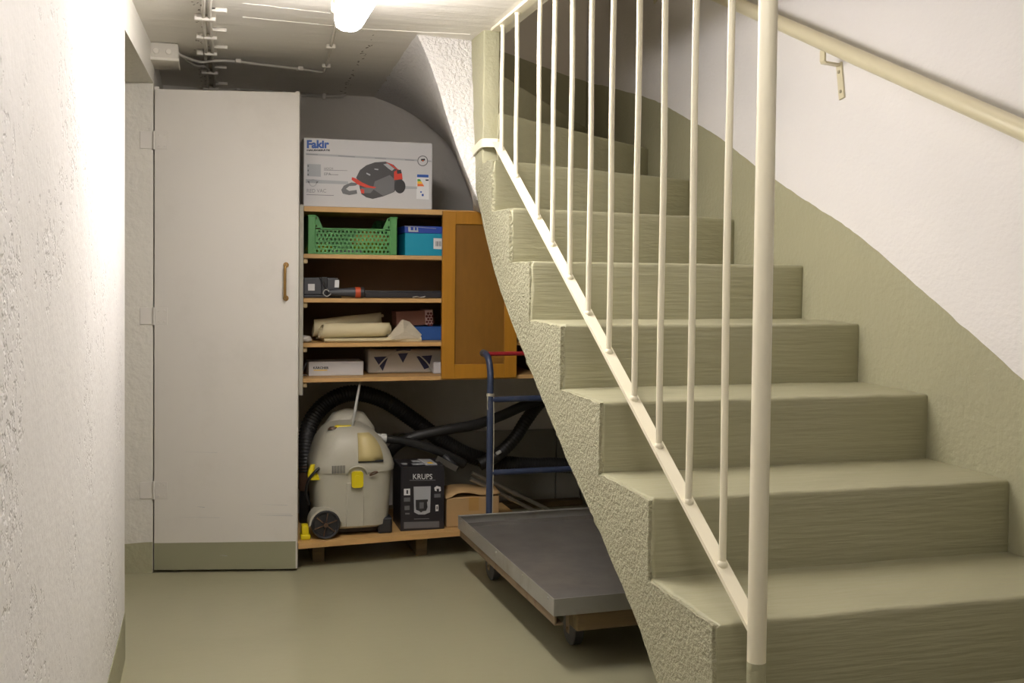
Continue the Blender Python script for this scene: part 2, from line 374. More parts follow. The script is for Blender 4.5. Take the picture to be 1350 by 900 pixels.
# ------------------------------------------------------------------ staircase
ST = thing('staircase', (1.44, 1.2, 0), 'olive-green painted concrete staircase winding up beside the white right wall', 'staircase')
TD = .3171; Y1 = 1.8469
def step_mesh(A, B, C, D, z1, zf, zb, seed, r=.011):
    """one step: plan corners left-front A, right-front B, right-back C, left-back D; sloping underside"""
    A, B, C, D = [Vector((*p, 0)) for p in (A, B, C, D)]
    Lx = (B-A).length; Ly = ((D-A).length+(C-B).length)/2; Lz = z1-zf
    def axis(L, n):
        e = [0, r*.25, r*.6, r]; m = [r+(L-2*r)*k/n for k in range(1, n)]
        return e+m+[L-x for x in e[::-1]]
    X = axis(Lx, max(8, int(Lx/.03))); Y = axis(Ly, max(5, int(Ly/.04))); Z = axis(Lz, 6)
    nx, ny, nz_ = len(X), len(Y), len(Z); bm = BM(); V = {}
    def vert(i, j, k):
        if (i, j, k) in V: return V[i, j, k]
        p = Vector((X[i], Y[j], Z[k])); q = Vector((min(max(p.x, r), Lx-r), min(max(p.y, r), Ly-r), min(max(p.z, r), Lz-r)))
        d = p-q
        if d.length > 1e-9: p = q+d.normalized()*r
        u, v, w = p.x/Lx, p.y/Ly, p.z/Lz
        g = A.lerp(B, u).lerp(D.lerp(C, u), v)
        zl = zf+(zb-zf)*v
        P = Vector((g.x, g.y, zl+(z1-zl)*w))
        e = nv(P, 9, .0022, seed)+nv(P, 38, .0013, seed)
        if (i < 4 and j < 4): e += nv(P, 70, .0045, seed)       # chipped corner at the open side
        V[i, j, k] = bm.verts.new(P+e); return V[i, j, k]
    def quad(f):
        try: bm.faces.new(f)
        except ValueError: pass
    for i in range(nx-1):
        for j in range(ny-1):
            for k in (0, nz_-1): quad([vert(i, j, k), vert(i+1, j, k), vert(i+1, j+1, k), vert(i, j+1, k)])
        for k in range(nz_-1):
            for j in (0, ny-1): quad([vert(i, j, k), vert(i+1, j, k), vert(i+1, j, k+1), vert(i, j, k+1)])
    for j in range(ny-1):
        for k in range(nz_-1):
            for i in (0, nx-1): quad([vert(i, j, k), vert(i, j+1, k), vert(i, j+1, k+1), vert(i, j, k+1)])
    return bm
XW = XR+.005
XS = XL+.006
lines = {}                                       # riser lines in plan, left and right end
for i in range(-1, 6): lines[i] = ((XS, Y1+(i-1)*TD), (XW, Y1+(i-1)*TD))
lines[4] = ((XS, 2.795), (XW, 2.81)); lines[5] = ((XS, 3.10), (XW, 3.135))
lines[6] = ((XS, 3.335), (XW, 3.625)); lines[7] = ((XS, 3.56), (XW, 4.02)); lines[8] = ((1.0, 3.655), (XW, 4.46))
lines[9] = ((1.022, 3.815), (1.92, 5.198)); lines[10] = ((1.02, 3.90), (1.36, YB)); lines[11] = ((.97, 3.93), (.92, YB)); lines[12] = ((.80, 3.93), (.55, YB))
for i in range(-1, 12):
    (A, B), (D, C) = lines[i], lines[i+1]
    z1 = (i+2)*.18
    ov = .06
    def ext(p, q):                              # reach back under the next step
        v = Vector((q[0]-p[0], q[1]-p[1])); L = v.length; return (q[0]+v.x/L*ov, q[1]+v.y/L*ov)
    D2, C2 = ext(A, D), ext(B, C)
    if i <= 5: D2 = (D[0], D[1]+ov); C2 = (C[0], C[1]+ov)
    elif i >= 9: D2, C2 = D, (min(C[0], XW), C[1])
    if i == 8: C2 = (XW, YB); D2 = (1.022, 3.86)
    lo = (max(0, z1-.26), max(0, z1-.14)) if i < 9 else (z1-.2, z1-.04)
    new_obj('step', step_mesh(A, B, C2, D2, z1, lo[0], lo[1], i+3), 'step', ST, smooth=True)
# fill behind riser 9 against the corner
# stringer: the rough open side, and the pillar face it runs into
top = []
for i in range(-1, 8):
    y = lines[i][0][1]+.004; z1 = (i+2)*.18-.004
    if i == 7: break
    top += [(XL, y, z1-.18+(.0 if i > -1 else .0)), (XL, y, z1)]
top[0] = (XL, lines[-1][0][1]+.004, 0)
top += [(XL, 3.564, 1.436), (XL, 3.564, 1.62), (XL, 3.70, 1.62), (XL, 3.70, 1.60)]
under = [(3.89, 1.62), (3.81, 1.545), (3.763, 1.50), (3.68, 1.395), (3.59, 1.302), (3.434, 1.158), (3.075, .921), (2.746, .719), (2.475, .573), (2.224, .422), (2.109, .324), (1.55, 0)]
outl = top+[(XL, y, z) for y, z in under]
pts = jag(outl, .018)
def rag(p):
    e = nv(p, 60, .0035)+nv(p, 20, .003); return Vector((p.x, p.y+e.y, max(0, p.z+e.z)))
bm = BM(); prism(bm, [rag(p) for p in pts], (.013, 0, 0)); new_obj('stringer', bm, 'green_stucco', ST)
# pillar at the turn: olive on two sides
bm = BM(); box(bm, (XL, 3.70, 1.585), (1.016, 3.885, CZ+.02), .006, 3)
for v in bm.verts: v.co += nv(v.co, 12, .003)
bmesh.ops.subdivide_edges(bm, edges=[e for e in bm.edges if e.calc_length() > .3], cuts=24)
for v in bm.verts: v.co += Vector((nv(v.co, 22, .003).x, nv(v.co, 22, .003).y, 0))
tag(new_obj('pillar', bm, 'green', ST, smooth=True, angle=40), 'olive-green pillar at the turn')
# underside: straight flight, then warping up to the ceiling round the pillar
inner = [(XL, 1.55, 0), (XL, 2.475, .575), (XL, 3.075, .923), (XL, 3.434, 1.16), (XL, 3.59, 1.304), (XL, 3.763, 1.53)]
A_px = [(629, 262), (614, 225), (601, 190), (588, 150), (576, 110), (562, 72), (549, 46)]
A_y = [3.80, 3.81, 3.82, 3.83, 3.84, 3.85, 3.85]
innerA = [at(x, y, 'y', yy) for (x, y), yy in zip(A_px, A_y)]
outer = [(XW, 1.55, 0), (XW, 2.475, .575), (XW, 3.075, .923), (XW, 3.50, 1.13), (XW, 4.1, 1.22), (XW, 5.0, 1.30)]
O_px = [(640, 300), (627, 275), (611, 235), (592, 192), (562, 163), (530, 143), (490, 130)]
O_y = [5.2, 5.1, 5.12, 5.16, 5.22, 5.28, 5.31]
outerA = [at(x, y, 'y', yy) for (x, y), yy in zip(O_px, O_y)]
outerA[-1].z = CZ+.004; innerA[-1].z = CZ+.004
I = spline(inner+innerA, 5); O = spline([Vector(p) for p in outer]+outerA, 5)
bm = BM(); nj = 26; rows = []
for a, c in zip(I, O):
    row = []
    for j in range(nj+1):
        t = j/nj; p = Vector(a).lerp(Vector(c), t)
        p += nv(p, 14, .004)*(1 if 0 < j else .3); row.append(bm.verts.new(p))
    rows.append(row)
cut = len(spline(inner, 5))-6
for q, (a, c) in enumerate(zip(rows, rows[1:])):
    for j in range(nj):
        f = bm.faces.new((a[j], c[j], c[j+1], a[j+1])); f.material_index = 0 if q >= cut else 1
o = new_obj('soffit', bm, ['plaster_rough', 'green_stucco'], ST, smooth=True)
tag(o, 'rough white plastered underside curving up to the ceiling')
# face below the ceiling at the start of the turned flight
bm = BM()
P2 = spline([(XL+.001, 3.77, 1.50)]+innerA, 6); R2 = []
for k, p in enumerate(P2):
    e = Vector((XL+.002, 3.885-.10*(CZ-p.z)/.6, p.z)); e.y = min(e.y, 3.885)
    row = []
    for j in range(9):
        t = j/8; q = p.lerp(e, t)
        if 0 < j: q += nv(q, 16, .004)
        row.append(bm.verts.new(q))
    R2.append(row)
for a, c in zip(R2, R2[1:]):
    for j in range(8): bm.faces.new((a[j], a[j+1], c[j+1], c[j]))
new_obj('flight_face', bm, 'plaster_rough', ST, smooth=True)['label'] = 'bright white plastered face beside the pillar'

# ------------------------------------------------------------------ stair railing
XB = .985
RG = thing('stair_railing', (XB, 1.73, .36), 'cream painted steel railing with thin round bars on the open side of the stairs', 'railing')
post = at(1006, 868, 'x', XB)
bm = BM(); tube(bm, [(XB, 1.735, .505), (XB, 1.735, CZ-.004)], .0178, 20); new_obj('post', bm, 'cream', RG, smooth=True, angle=40)
bm = BM(); tube(bm, [(XB, 1.735, .358), (XB, 1.735, .505)], .0180, 20); tag(new_obj('post_foot', bm, 'green', RG, smooth=True, angle=40), 'olive painted foot of the post')
bots = [(661, 188), (680, 222), (709, 275), (728, 310), (751, 349), (776, 396), (803, 447), (836, 508), (869, 576), (908, 653), (952, 740)]
a0 = at(997, 832, 'x', XB); a1 = at(655, 188, 'x', XB)
def flatbar(bm, P, w, t, side=Vector((1, 0, 0))):
    secs = []
    for i, p in enumerate(P):
        d = (P[min(i+1, len(P)-1)]-P[max(i-1, 0)]).normalized(); s = (side-d*side.dot(d)).normalized(); u = d.cross(s)
        secs.append([p+s*w/2+u*t/2, p-s*w/2+u*t/2, p-s*w/2-u*t/2, p+s*w/2-u*t/2])
    loft(bm, secs)
bm = BM(); flatbar(bm, [a0+(a0-a1).normalized()*.01, a1], .030, .009); new_obj('lower_rail', bm, 'cream', RG)
bm = BM(); flatbar(bm, spline([a1+Vector((.003, -.006, -.002)), Vector((XB-.012, 3.660, 1.690)), Vector((XL-.004, 3.682, 1.690)), Vector((XL-.006, 3.74, 1.684)), Vector((XL-.006, 3.815, 1.672))], 6), .030, .008, Vector((0, 0, 1))); new_obj('wall_bracket', bm, 'cream', RG)
bm = BM(); box(bm, (XB-.017, 1.70, CZ-.012), (XB+.017, 3.66, CZ-.001), .002, 1); new_obj('top_plate', bm, 'cream', RG)
for i, (px, py) in enumerate(bots):
    p = at(px, py, 'x', XB); k = (p.y-a0.y)/(a1.y-a0.y); p.z = a0.z+(a1.z-a0.z)*k
    bm = BM(); random.seed(i); pts = []
    for t in np.linspace(0, 1, 16): pts.append(Vector((XB+.0008*math.sin(t*9+i*2), p.y+.0012*math.sin(t*7+i*1.7)*(t*(1-t)*3), p.z+(CZ-.008-p.z)*t)))
    tube(bm, pts, .0074, 12)
    bmesh.ops.create_uvsphere(bm, u_segments=10, v_segments=6, radius=.0115, matrix=Matrix.Translation(p+Vector((0, 0, .004))))
    bmesh.ops.create_uvsphere(bm, u_segments=10, v_segments=6, radius=.010, matrix=Matrix.Translation((XB, p.y, CZ-.013)))
    new_obj('baluster', bm, 'cream', RG, smooth=True, angle=50)

# ------------------------------------------------------------------ wall handrail
HR = thing('wall_handrail', (1.87, 2.94, 1.6), 'thick cream handrail tube running up the white right wall', 'handrail')
hz = lambda y: 1.576+.4475*(y-2.068)
XH = 1.86
bm = BM(); tube(bm, [(XH, y, hz(y)) for y in np.linspace(.9, 4.75, 20)], .0245, 20); new_obj('rail', bm, 'railpaint', HR, smooth=True, angle=40)
for y in (1.25, 2.93, 4.40):
    z = hz(y)-.024; R = .445
    bm = BM()
    flatbar(bm, [Vector((XH, y, z)), Vector((XH, y, z-.035)), Vector((XH+.004, y, z-.04)), Vector((XR-.006, y+.01, z-.042))], .026, .006, Vector((0, 1, 0)))
    bk = new_obj('bracket', bm, 'railpaint', HR)
    bm = BM(); q = Vector((XR-.004, y+.01, z-.036)); dn = Vector((0, -.02, -.115)); flatbar(bm, [q, q+dn], .028, .006, Vector((0, 1, 0))); new_obj('bracket_plate', bm, 'railpaint', bk)
    for t in (.25, .8):
        bm = BM(); lathe(bm, [(0, -.005), (.005, -.005), (.006, 0), (0, 0.001)], q+dn*t+Vector((-.002, 0, 0)), 'x', 10); new_obj('screw', bm, 'screw', bk)

# ------------------------------------------------------------------ ceiling lamp
def ceiling_lamp(x, y0, y1, label, m='lamp'):
    L = thing('ceiling_lamp', (x, (y0+y1)/2, CZ), label, 'lamp')
    w = .047
    def stad(z, k):
        out = []
        rr = w*k
        for q in range(13): a = PI*q/12; out.append((x+rr*math.cos(a), y1-w+rr*math.sin(a)*1.0, z))
        for q in range(13): a = PI+PI*q/12; out.append((x+rr*math.cos(a), y0+w+rr*math.sin(a), z))
        return out
    bm = BM(); loft(bm, [stad(CZ-.001, .9), stad(CZ-.03, 1.0), stad(CZ-.044, 1.02), stad(CZ-.045, .98)]); new_obj('lamp_tray', bm, 'lamp_body', L, smooth=True, angle=50)
    bm = BM(); loft(bm, [stad(CZ-.045, .97), stad(CZ-.092, .95), stad(CZ-.114, .82), stad(CZ-.123, .55), stad(CZ-.126, .25)]); new_obj('diffuser', bm, m, L, smooth=True)
    for yc, a0 in ((y1-w, 0), (y0+w, PI)):
        bm = BM(); arc = [a0+PI*q/14 for q in range(15)]
        prism(bm, [(x+.054*math.cos(a), yc+.054*math.sin(a), CZ-.066) for a in arc]+[(x+.0465*math.cos(a), yc+.0465*math.sin(a), CZ-.066) for a in arc[::-1]], (0, 0, .034))
        new_obj('end_cap', bm, 'lamp_body', L, smooth=True, angle=40)
    for yy in (y0+.12, y1-.12):
        for s in (-1, 1):
            bm = BM(); box(bm, (x+s*.050-.004, yy-.012, CZ-.070), (x+s*.050+.004, yy+.012, CZ-.030), .002, 1); new_obj('clasp', bm, 'lamp_body', L)
ceiling_lamp(.418, 2.52, 3.36, 'white glowing ceiling lamp in front of the ceiling cables')
ceiling_lamp(.425, .55, 1.72, 'added fill lamp on the unseen ceiling nearer the foot of the stairs', 'fill_lamp_foot')  # added out of view to brighten the lower treads and near left wall

bm = BM(); lathe(bm, [(0, 0), (.14, 0), (.15, -.02), (.13, -.06), (.07, -.085), (0, -.09)], (1.35, 3.0, 4.098), 'z', 32)
UL = thing('upstairs_fill_lamp', (1.35, 3.0, 4.098), 'added round fill lamp out of view high above the stairs', 'lamp')  # added out of view to lift the dark stairwell
new_obj('globe', bm, 'fill_lamp_up', UL, smooth=True)
bm = BM(); lathe(bm, [(0, 0), (.155, 0), (.155, -.018), (.15, -.02)], (1.35, 3.0, 4.099), 'z', 32); new_obj('base', bm, 'lamp_body', UL, smooth=True, angle=40)
# ------------------------------------------------------------------ cables and junction box on the ceiling
def cp(px, py): return at(px, py, 'z', CZ)
CR = thing('cable_run', cp(276, 50)+Vector((0, 0, -.002)), 'pair of painted cables held by clamps running along the ceiling above the cupboard door', 'cables')
for pa, pb in (((266, -30), (274.5, 113)), ((274, -30), (283, 113))):
    A = cp(*pa); Bq = cp(*pb); bm = BM(); tube(bm, [A.lerp(Bq, t/8)+Vector((.003*math.sin(t*2.1), 0, -.009)) for t in range(9)], .0065, 8); new_obj('cable', bm, 'cable', CR, smooth=True)
for k, (px, py, bx) in enumerate(((279.5, 20, 299), (281.5, 45, 299), (282, 66.5, 300), (283.5, 92, 299), (285, 113, 300))):
    c = cp(px, py); l = cp(px-18 if k < 3 else px-14, py); rr = cp(bx, py-5)
    bm = BM(); y = c.y
    for x in (l.x, (l.x*.45+c.x*.55), c.x): box(bm, (x-.013, y-.012, CZ-.022), (x+.013, y+.012, CZ-.001), .004, 2)
    box(bm, (l.x, y-.004, CZ-.003), (c.x, y+.004, CZ-.0005))
    box(bm, (c.x-.006, y-.12, CZ-.010), (c.x+.012, y+.008, CZ-.001), .002, 1)
    box(bm, (c.x-.004, y-.12, CZ-.014), (rr.x, y-.10, CZ-.001), .002, 1)
    new_obj('clamp', bm, 'clip', CR, smooth=True, angle=40)
bx0 = cp(190, 63); bx1 = cp(233, 69)
JB = thing('junction_box', ((bx0.x+bx1.x)/2, bx0.y, CZ), 'square painted junction box on the ceiling in the corner by the lintel', 'junction box')
yb0, yb1 = cp(215, 57).y-.02, cp(215, 57).y+.18
jx0, jx1 = at(193, 70, 'y', yb0).x, at(235, 76, 'y', yb0).x
bm = BM(); box(bm, (jx0, yb0, CZ-.062), (jx1, yb1, CZ-.001), .006, 2); new_obj('housing', bm, 'cable', JB)
bm = BM(); box(bm, (jx0-.003, yb0-.003, CZ-.070), (jx1+.003, yb1+.003, CZ-.058), .004, 2); new_obj('cover', bm, 'clip', JB)
for x in ((jx0*.7+jx1*.3), (jx0*.3+jx1*.7)):
    bm = BM(); lathe(bm, [(0.001, -.006), (.010, -.006), (.012, 0), (.008, .0), (.008, -.003), (0, -.003)], (x, yb0, CZ-.035), 'y', 14); new_obj('knockout', bm, 'clip', JB)
bm = BM(); xm = (jx0+jx1)/2; tube(bm, [(xm, yb1-.01, CZ-.02), (xm+.005, yb1+.16, CZ-.012)], .006, 8)
box(bm, (xm-.012, yb1+.12, CZ-.03), (xm+.022, yb1+.15, CZ-.001), .003, 2); new_obj('cable_stub', bm, 'cable', JB, smooth=True, angle=40)
LC = thing('lamp_cable', cp(340, 82)+Vector((0, 0, -.002)), 'thin painted cable crossing the ceiling from the junction box towards the lamp', 'cable')
path = [Vector((jx1-.005, yb0+.06, CZ-.03)), cp(262, 75)+Vector((0, 0, -.02)), cp(285, 75)+Vector((0, 0, -.016)), cp(312, 78), cp(350, 83), cp(395, 88), cp(424, 92), cp(429, 89), cp(431, 80), cp(437, 55), cp(443, 30)]
for p in path: p.z = min(p.z, CZ-.009)
bm = BM(); tube(bm, spline(path, 5), .0058, 8); new_obj('cable', bm, 'cable', LC, smooth=True)
bm = BM(); tube(bm, spline([Vector((jx1-.005, yb0+.03, CZ-.03)), cp(255, 79)+Vector((0, 0, -.02)), cp(270, 83)+Vector((0, 0, -.014)), cp(276, 90)+Vector((0, 0, -.009))], 5), .0055, 8); new_obj('cable', bm, 'cable', LC, smooth=True)
for px, py, along in ((314, 78, 0), (396, 88, 0), (430, 84, 1), (436, 58, 1)):
    c = cp(px, py); bm = BM(); s = (.012, .02) if not along else (.018, .014)
    box(bm, (c.x-s[0], c.y-s[1], CZ-.018), (c.x+s[0], c.y+s[1], CZ-.001), .004, 2); new_obj('clip', bm, 'clip', LC, smooth=True, angle=40)
PC = thing('wall_cable', Vector((.36, YB, CZ-.05)), 'painted cable clipped along the top of the back wall above the cupboard door', 'cable')
zc = at(420, 126, 'y', YB-.012).z
P = [Vector((-.2, YB-.012, zc+.03)), Vector((.1, YB-.012, zc+.015)), at(400, 125, 'y', YB-.012), at(445, 127, 'y', YB-.012), at(452, 126, 'y', YB-.015), at(457, 123, 'y', YB-.02)]
bm = BM(); tube(bm, spline(P, 6), .009, 10); new_obj('cable', bm, 'cable', PC, smooth=True)
for px, py in ((314, 112), (374, 120), (427, 125)):
    c = at(px, py, 'y', YB-.01); c.z = zc+(.012 if px < 350 else .004)
    bm = BM(); box(bm, (c.x-.009, YB-.026, c.z-.022), (c.x+.009, YB, c.z+.024), .004, 2); new_obj('clip', bm, 'clip', PC, smooth=True, angle=40)

# ------------------------------------------------------------------ the tall cupboard door, standing slightly open
hg = Vector((-.209, 4.423, 0)); fe = Vector((.344, 4.307, 0)); ang = math.atan2(fe.y-hg.y, fe.x-hg.x); W = (fe-hg).length
DR = thing('cupboard_door', hg, 'tall flat white cupboard door with an olive bottom band, standing slightly open', 'door')
DR.rotation_euler.z = ang; DR['_local'] = 1
Zb, Zt = .012, 1.938
bm = BM()
box(bm, (0, 0, Zb), (W, .022, Zt), .002, 1); box(bm, (W-.012, .001, Zb), (W+.004, .026, Zt+.004), .0015, 1); new_obj('leaf', bm, 'door', DR)
bm = BM(); prism(bm, [(0.001, -.0012, Zb), (W-.002, -.0012, Zb), (W-.002, -.0012, .124), (0.001, -.0012, .121)], (0, .003, 0)); new_obj('painted_band', bm, 'door_green', DR)['label'] = 'olive-green band along the bottom edge'
hx = W-.046
bm = BM(); tube(bm, spline([(hx, 0, 1.245), (hx, -.018, 1.243), (hx, -.027, 1.225), (hx, -.027, 1.13), (hx, -.018, 1.113), (hx, 0, 1.111)], 6), .0058, 10)
for z in (1.245, 1.111): lathe(bm, [(0, -.004), (.010, -.004), (.012, .001), (0, .001)], (hx, 0, z), 'y', 12)
new_obj('handle', bm, 'brass', DR, smooth=True, angle=50)['label'] = 'brown curved bar handle'
for z in (1.735, 1.035, .335):
    bm = BM()
    box(bm, (.004, -.0018, z-.034), (.052, .001, z+.034), .0008, 1)
    box(bm, (-.055, .0035, z-.034), (-.004, .0068, z+.034), .001, 1, rot=Matrix.Rotation(-ang, 3, 'Z'), piv=Vector((0, 0, z)))
    tube(bm, [(-.001, -.002, z-.036), (-.001, -.002, z+.036)], .0048, 10)
    for zz in (-.022, .022):
        for x in (.018, .04): lathe(bm, [(0, -.0035), (.004, -.003), (.005, -.0015), (0, -.001)], (x, 0, z+zz), 'y', 8)
    new_obj('hinge', bm, 'door', DR, smooth=True, angle=30)
for x0, x1, z, t in ((.40, .545, .238, .0012), (.42, .55, .231, .002), (.43, .53, .275, .0012), (.10, .26, .226, .0009), (.17, .20, .268, .002), (.12, .25, .49, .0008), (.26, .29, .07, .0018)):
    bm = BM(); poly(bm, [(x0, -.0016, z), (x1, -.0016, z-.004), (x1, -.0016, z-.004+t), (x0, -.0016, z+t*.3)])
    new_obj('scuff_mark', bm, 'ink_lgrey', DR)
bm = BM(); box(bm, (-.004, .006, Zt-.012), (.016, .026, Zt+.012), .003, 1); new_obj('corner_catch', bm, 'door', DR)

# ------------------------------------------------------------------ wall cabinet
YC = 4.46; YK = 4.92
cl = at(400, 390, 'y', YC).x; cr = 1.44
def zs(py0): return at(400, py0, 'y', YC).z
tops = [zs(271.5), zs(334.5), zs(393.0), zs(452.5), zs(499.0)]
th = [.022, .018, .018, .017, .017]
CB = thing('wall_cabinet', (cl, YC, tops[4]), 'open pine shelf cabinet with an orange panelled door under the stairs', 'cabinet')
bm = BM(); box(bm, (cl-.018, YC-.004, tops[4]-.07), (cl-.0005, YK, tops[0]+.006), .002, 1); new_obj('side_panel', bm, 'sidepanel', CB)['label'] = 'greyed side board'
bm = BM(); box(bm, (cr, YC, tops[4]-.02), (cr+.018, YK, tops[0]), .002, 1); new_obj('side_panel', bm, 'inside', CB)
bm = BM(); box(bm, (cl, YK-.008, tops[4]), (cr, YK, tops[0]-.01)); new_obj('back_panel', bm, 'inside', CB)
for i, (z, t) in enumerate(zip(tops, th)):
    bm = BM(); box(bm, (cl, YC, z-t), (cr, YK-.008, z), .0015, 1); new_obj('top_board' if i == 0 else 'shelf', bm, 'pine', CB)
    if i:
        bm = BM(); box(bm, (cl+.0005, YC+.012, z-t-.022), (cl+.018, YK-.02, z-t-.0005), .004, 2); new_obj('shelf_cleat', bm, 'cleat', CB)
dl = at(583, 390, 'y', YC-.02).x; dr_ = at(681, 480, 'y', YC-.02).x; dzt = at(583, 278, 'y', YC-.02).z; dzb = at(600, 499, 'y', YC-.02).z
st = at(600, 390, 'y', YC-.02).x-dl
bm = BM()
y0, y1 = YC-.022, YC-.002
box(bm, (dl, y0, dzb), (dl+st, y1, dzt), .0015, 1); box(bm, (dr_-st, y0, dzb), (dr_, y1, dzt), .0015, 1)
box(bm, (dl+st, y0, dzt-.055), (dr_-st, y1, dzt), .0015, 1); box(bm, (dl+st, y0, dzb), (dr_-st, y1, dzb+.062), .0015, 1)
df = new_obj('door', bm, 'orange', CB); df['label'] = 'orange varnished panelled door'
bm = BM(); box(bm, (dl+st-.003, y0+.009, dzb+.058), (dr_-st+.003, y1-.004, dzt-.052)); new_obj('door_panel', bm, 'panel', df)
YS = YC+.03        # where most things on the shelves begin

# boxed vacuum cleaner on top of the cabinet
YF = YC+.012
B0 = at(400, 268.5, 'y', YF); B1 = at(569.5, 274, 'y', YF); fz0 = tops[0]; fz1 = (at(400, 180, 'y', YF).z+at(569, 190, 'y', YF).z)/2
VB = thing('appliance_carton', ((B0.x+B1.x)/2, YF+.13, fz0), 'white carton picturing a black and red vacuum cleaner on top of the cabinet', 'box')
bm = BM(); box(bm, (B0.x, YF, fz0), (B1.x, YF+.27, fz1), .002, 1); new_obj('carton', bm, 'card_white', VB)
yp = YF-.0008
def prt(name, m, polys, y=yp, par=VB, each=True):
    if each and len(polys) > 1:
        return [prt(name, m, [p], y, par) for p in polys][0]
    bm = BM()
    for p in polys: pface(bm, p, y)
    return new_obj(name, bm, m, par, recalc=False)
text_px('Fakir', 404.5, 184.5, 434, 195.5, yp, 'ink_blue', 'brand_lettering', VB, .045)
text_px('HAUSGERÄTE', 404.5, 196.3, 435, 199.2, yp, 'ink_black', 'sub_lettering', VB, .05)
prt('grey_stripe', 'ink_lgrey', [[(403, 201.5), (550, 210), (550, 212.5), (403, 204.2)], [(563, 211.2), (569, 211.6), (569, 213.6), (563, 213.2)]])
prt('stripe_lettering', 'ink_grey', [[(x, 202.6+(x-403)*.058), (x+w, 202.6+(x+w-403)*.058), (x+w, 203.4+(x+w-403)*.058), (x, 203.4+(x-403)*.058)] for x, w in ((404, 15), (446, 22), (494, 15), (534, 12))], yp-.0003)
prt('grey_ground', 'ink_lgrey', [[(403, 236), (459, 239), (459, 243), (403, 241)], [(532, 245), (550, 246), (550, 249), (532, 249)]])
prt('info_block', 'ink_lgrey', [[(405, 216), (423, 216.6), (423, 233), (405, 232)]])
prt('info_lines', 'ink_mid', [[(405.5, y), (407, y), (407, y+2.2), (405.5, y+2.2)] for y in (217.5, 223.5, 229)]+[[(427, 223.9), (458, 224.6), (458, 225.1), (427, 224.4)], [(434, 229.7), (446, 230), (446, 230.6), (434, 230.3)]], yp-.0003)
text_px('HOCH', 427.5, 220.6, 439, 223.6, yp, 'ink_grey', 'sub_lettering', VB, .01)
text_px('EPA', 427.5, 227.5, 436.5, 231, yp, 'ink_grey', 'sub_lettering', VB, .01)
text_px('RED VAC', 404.5, 249, 430, 253.8, yp, 'ink_grey', 'model_lettering', VB)
prt('model_line', 'ink_grey', [[(404, 256), (440, 257.2), (440, 258), (404, 256.8)]])
bm = BM(); ring_px(bm, 412.5, 241, 5, 1, yp); new_obj('seal_ring', bm, 'ink_lgrey', VB, recalc=False)
prt('seal_wings', 'ink_mid', [[(405, 238.5), (408, 239), (407.6, 242)], [(420, 239), (417, 239.4), (417.4, 242)]], yp-.0004)
bm = BM(); ring_px(bm, 557.3, 212, 7, 1.1, yp-.0004); new_obj('seal_ring', bm, 'ink_mid', VB, recalc=False)
prt('seal_mark', 'ink_black', [[(555, 209.5), (560, 209), (560.5, 211), (557.5, 213), (555, 211.5)]], yp-.0005)
prt('seal_mark', 'ink_orange', [[(556, 211.3), (559, 211.2), (557.4, 213)]], yp-.0007)
prt('energy_label', 'ink_white', [[(549.5, 229.5), (565.5, 230), (565.5, 263), (549, 262)]])
prt('energy_label_head', 'ink_blue', [[(549.8, 229.8), (565, 230.3), (565, 234), (549.8, 233.5)], [(554, 252), (556, 252), (556, 254), (554, 254)], [(556, 255.5), (558.6, 255.5), (558.6, 258.5), (556, 258.5)]], yp-.0004)
prt('energy_bar', 'ink_green', [[(550.3, 236), (553.5, 236), (555.5, 238.8), (550.3, 238.8)]], yp-.0004)
prt('energy_bar', 'ink_yellow', [[(550.3, 239), (555.5, 239), (557.3, 242), (550.3, 242)]], yp-.0004)
prt('energy_bar', 'ink_orange', [[(550.3, 242.2), (557.3, 242.2), (559.3, 245.5), (550.3, 245.5)]], yp-.0004)
prt('energy_class', 'ink_black', [[(561, 236.5), (565, 236.5), (565, 238.3), (561, 238.3)]], yp-.0004)
def crop(pl): return [(390+x*.14074, 170+y*.14074) for x, y in pl]     # outlines measured on an enlarged view of the carton
PV = prt('vacuum_picture', 'ink_dark', [crop([(565, 455), (600, 385), (660, 340), (740, 312), (840, 305), (915, 335), (960, 380), (990, 400), (1000, 470), (985, 500), (920, 590), (820, 630), (720, 655), (660, 640), (615, 610), (600, 560), (590, 500)])], yp-.0002)
prt('picture_side', 'ink_mid', [crop([(740, 490), (880, 430), (925, 470), (920, 585), (820, 628), (720, 560)]), crop([(612, 548), (720, 552), (735, 560), (700, 600), (620, 600)])], yp-.0004, PV)
prt('picture_gloss', 'ink_lgrey', [crop([(820, 330), (860, 322), (925, 372), (900, 392), (870, 372)]), crop([(662, 408), (700, 425), (695, 438), (660, 420)]), crop([(735, 370), (775, 375), (770, 385), (738, 380)])], yp-.0006, PV)
prt('picture_trim', 'ink_red', [crop([(525, 450), (560, 462), (620, 500), (690, 532), (755, 545), (735, 555), (660, 548), (580, 520), (522, 475)]), crop([(920, 400), (960, 375), (995, 420), (1000, 470), (920, 478)]), crop([(605, 560), (640, 565), (640, 605), (610, 598)]), crop([(840, 312), (900, 330), (955, 378), (930, 372), (890, 340)])], yp-.0006, PV)
bm = BM()
for cx, cy, rx, ry in ((975, 537, 52, 66),): disc_px(bm, 390+cx*.14074, 170+cy*.14074, rx*.14074, yp-.0008, ry=ry*.14074)
new_obj('picture_wheel', bm, 'ink_black', PV, recalc=False)
prt('picture_hose', 'ink_mid', [crop([(425, 570), (450, 530), (520, 500), (590, 510), (560, 530), (500, 535), (470, 560), (500, 580), (570, 570), (575, 605), (500, 618), (440, 605)])], yp-.0003, PV)
prt('picture_knob', 'ink_black', [crop([(945, 385), (985, 380), (990, 415), (950, 420)])], yp-.0008, PV)

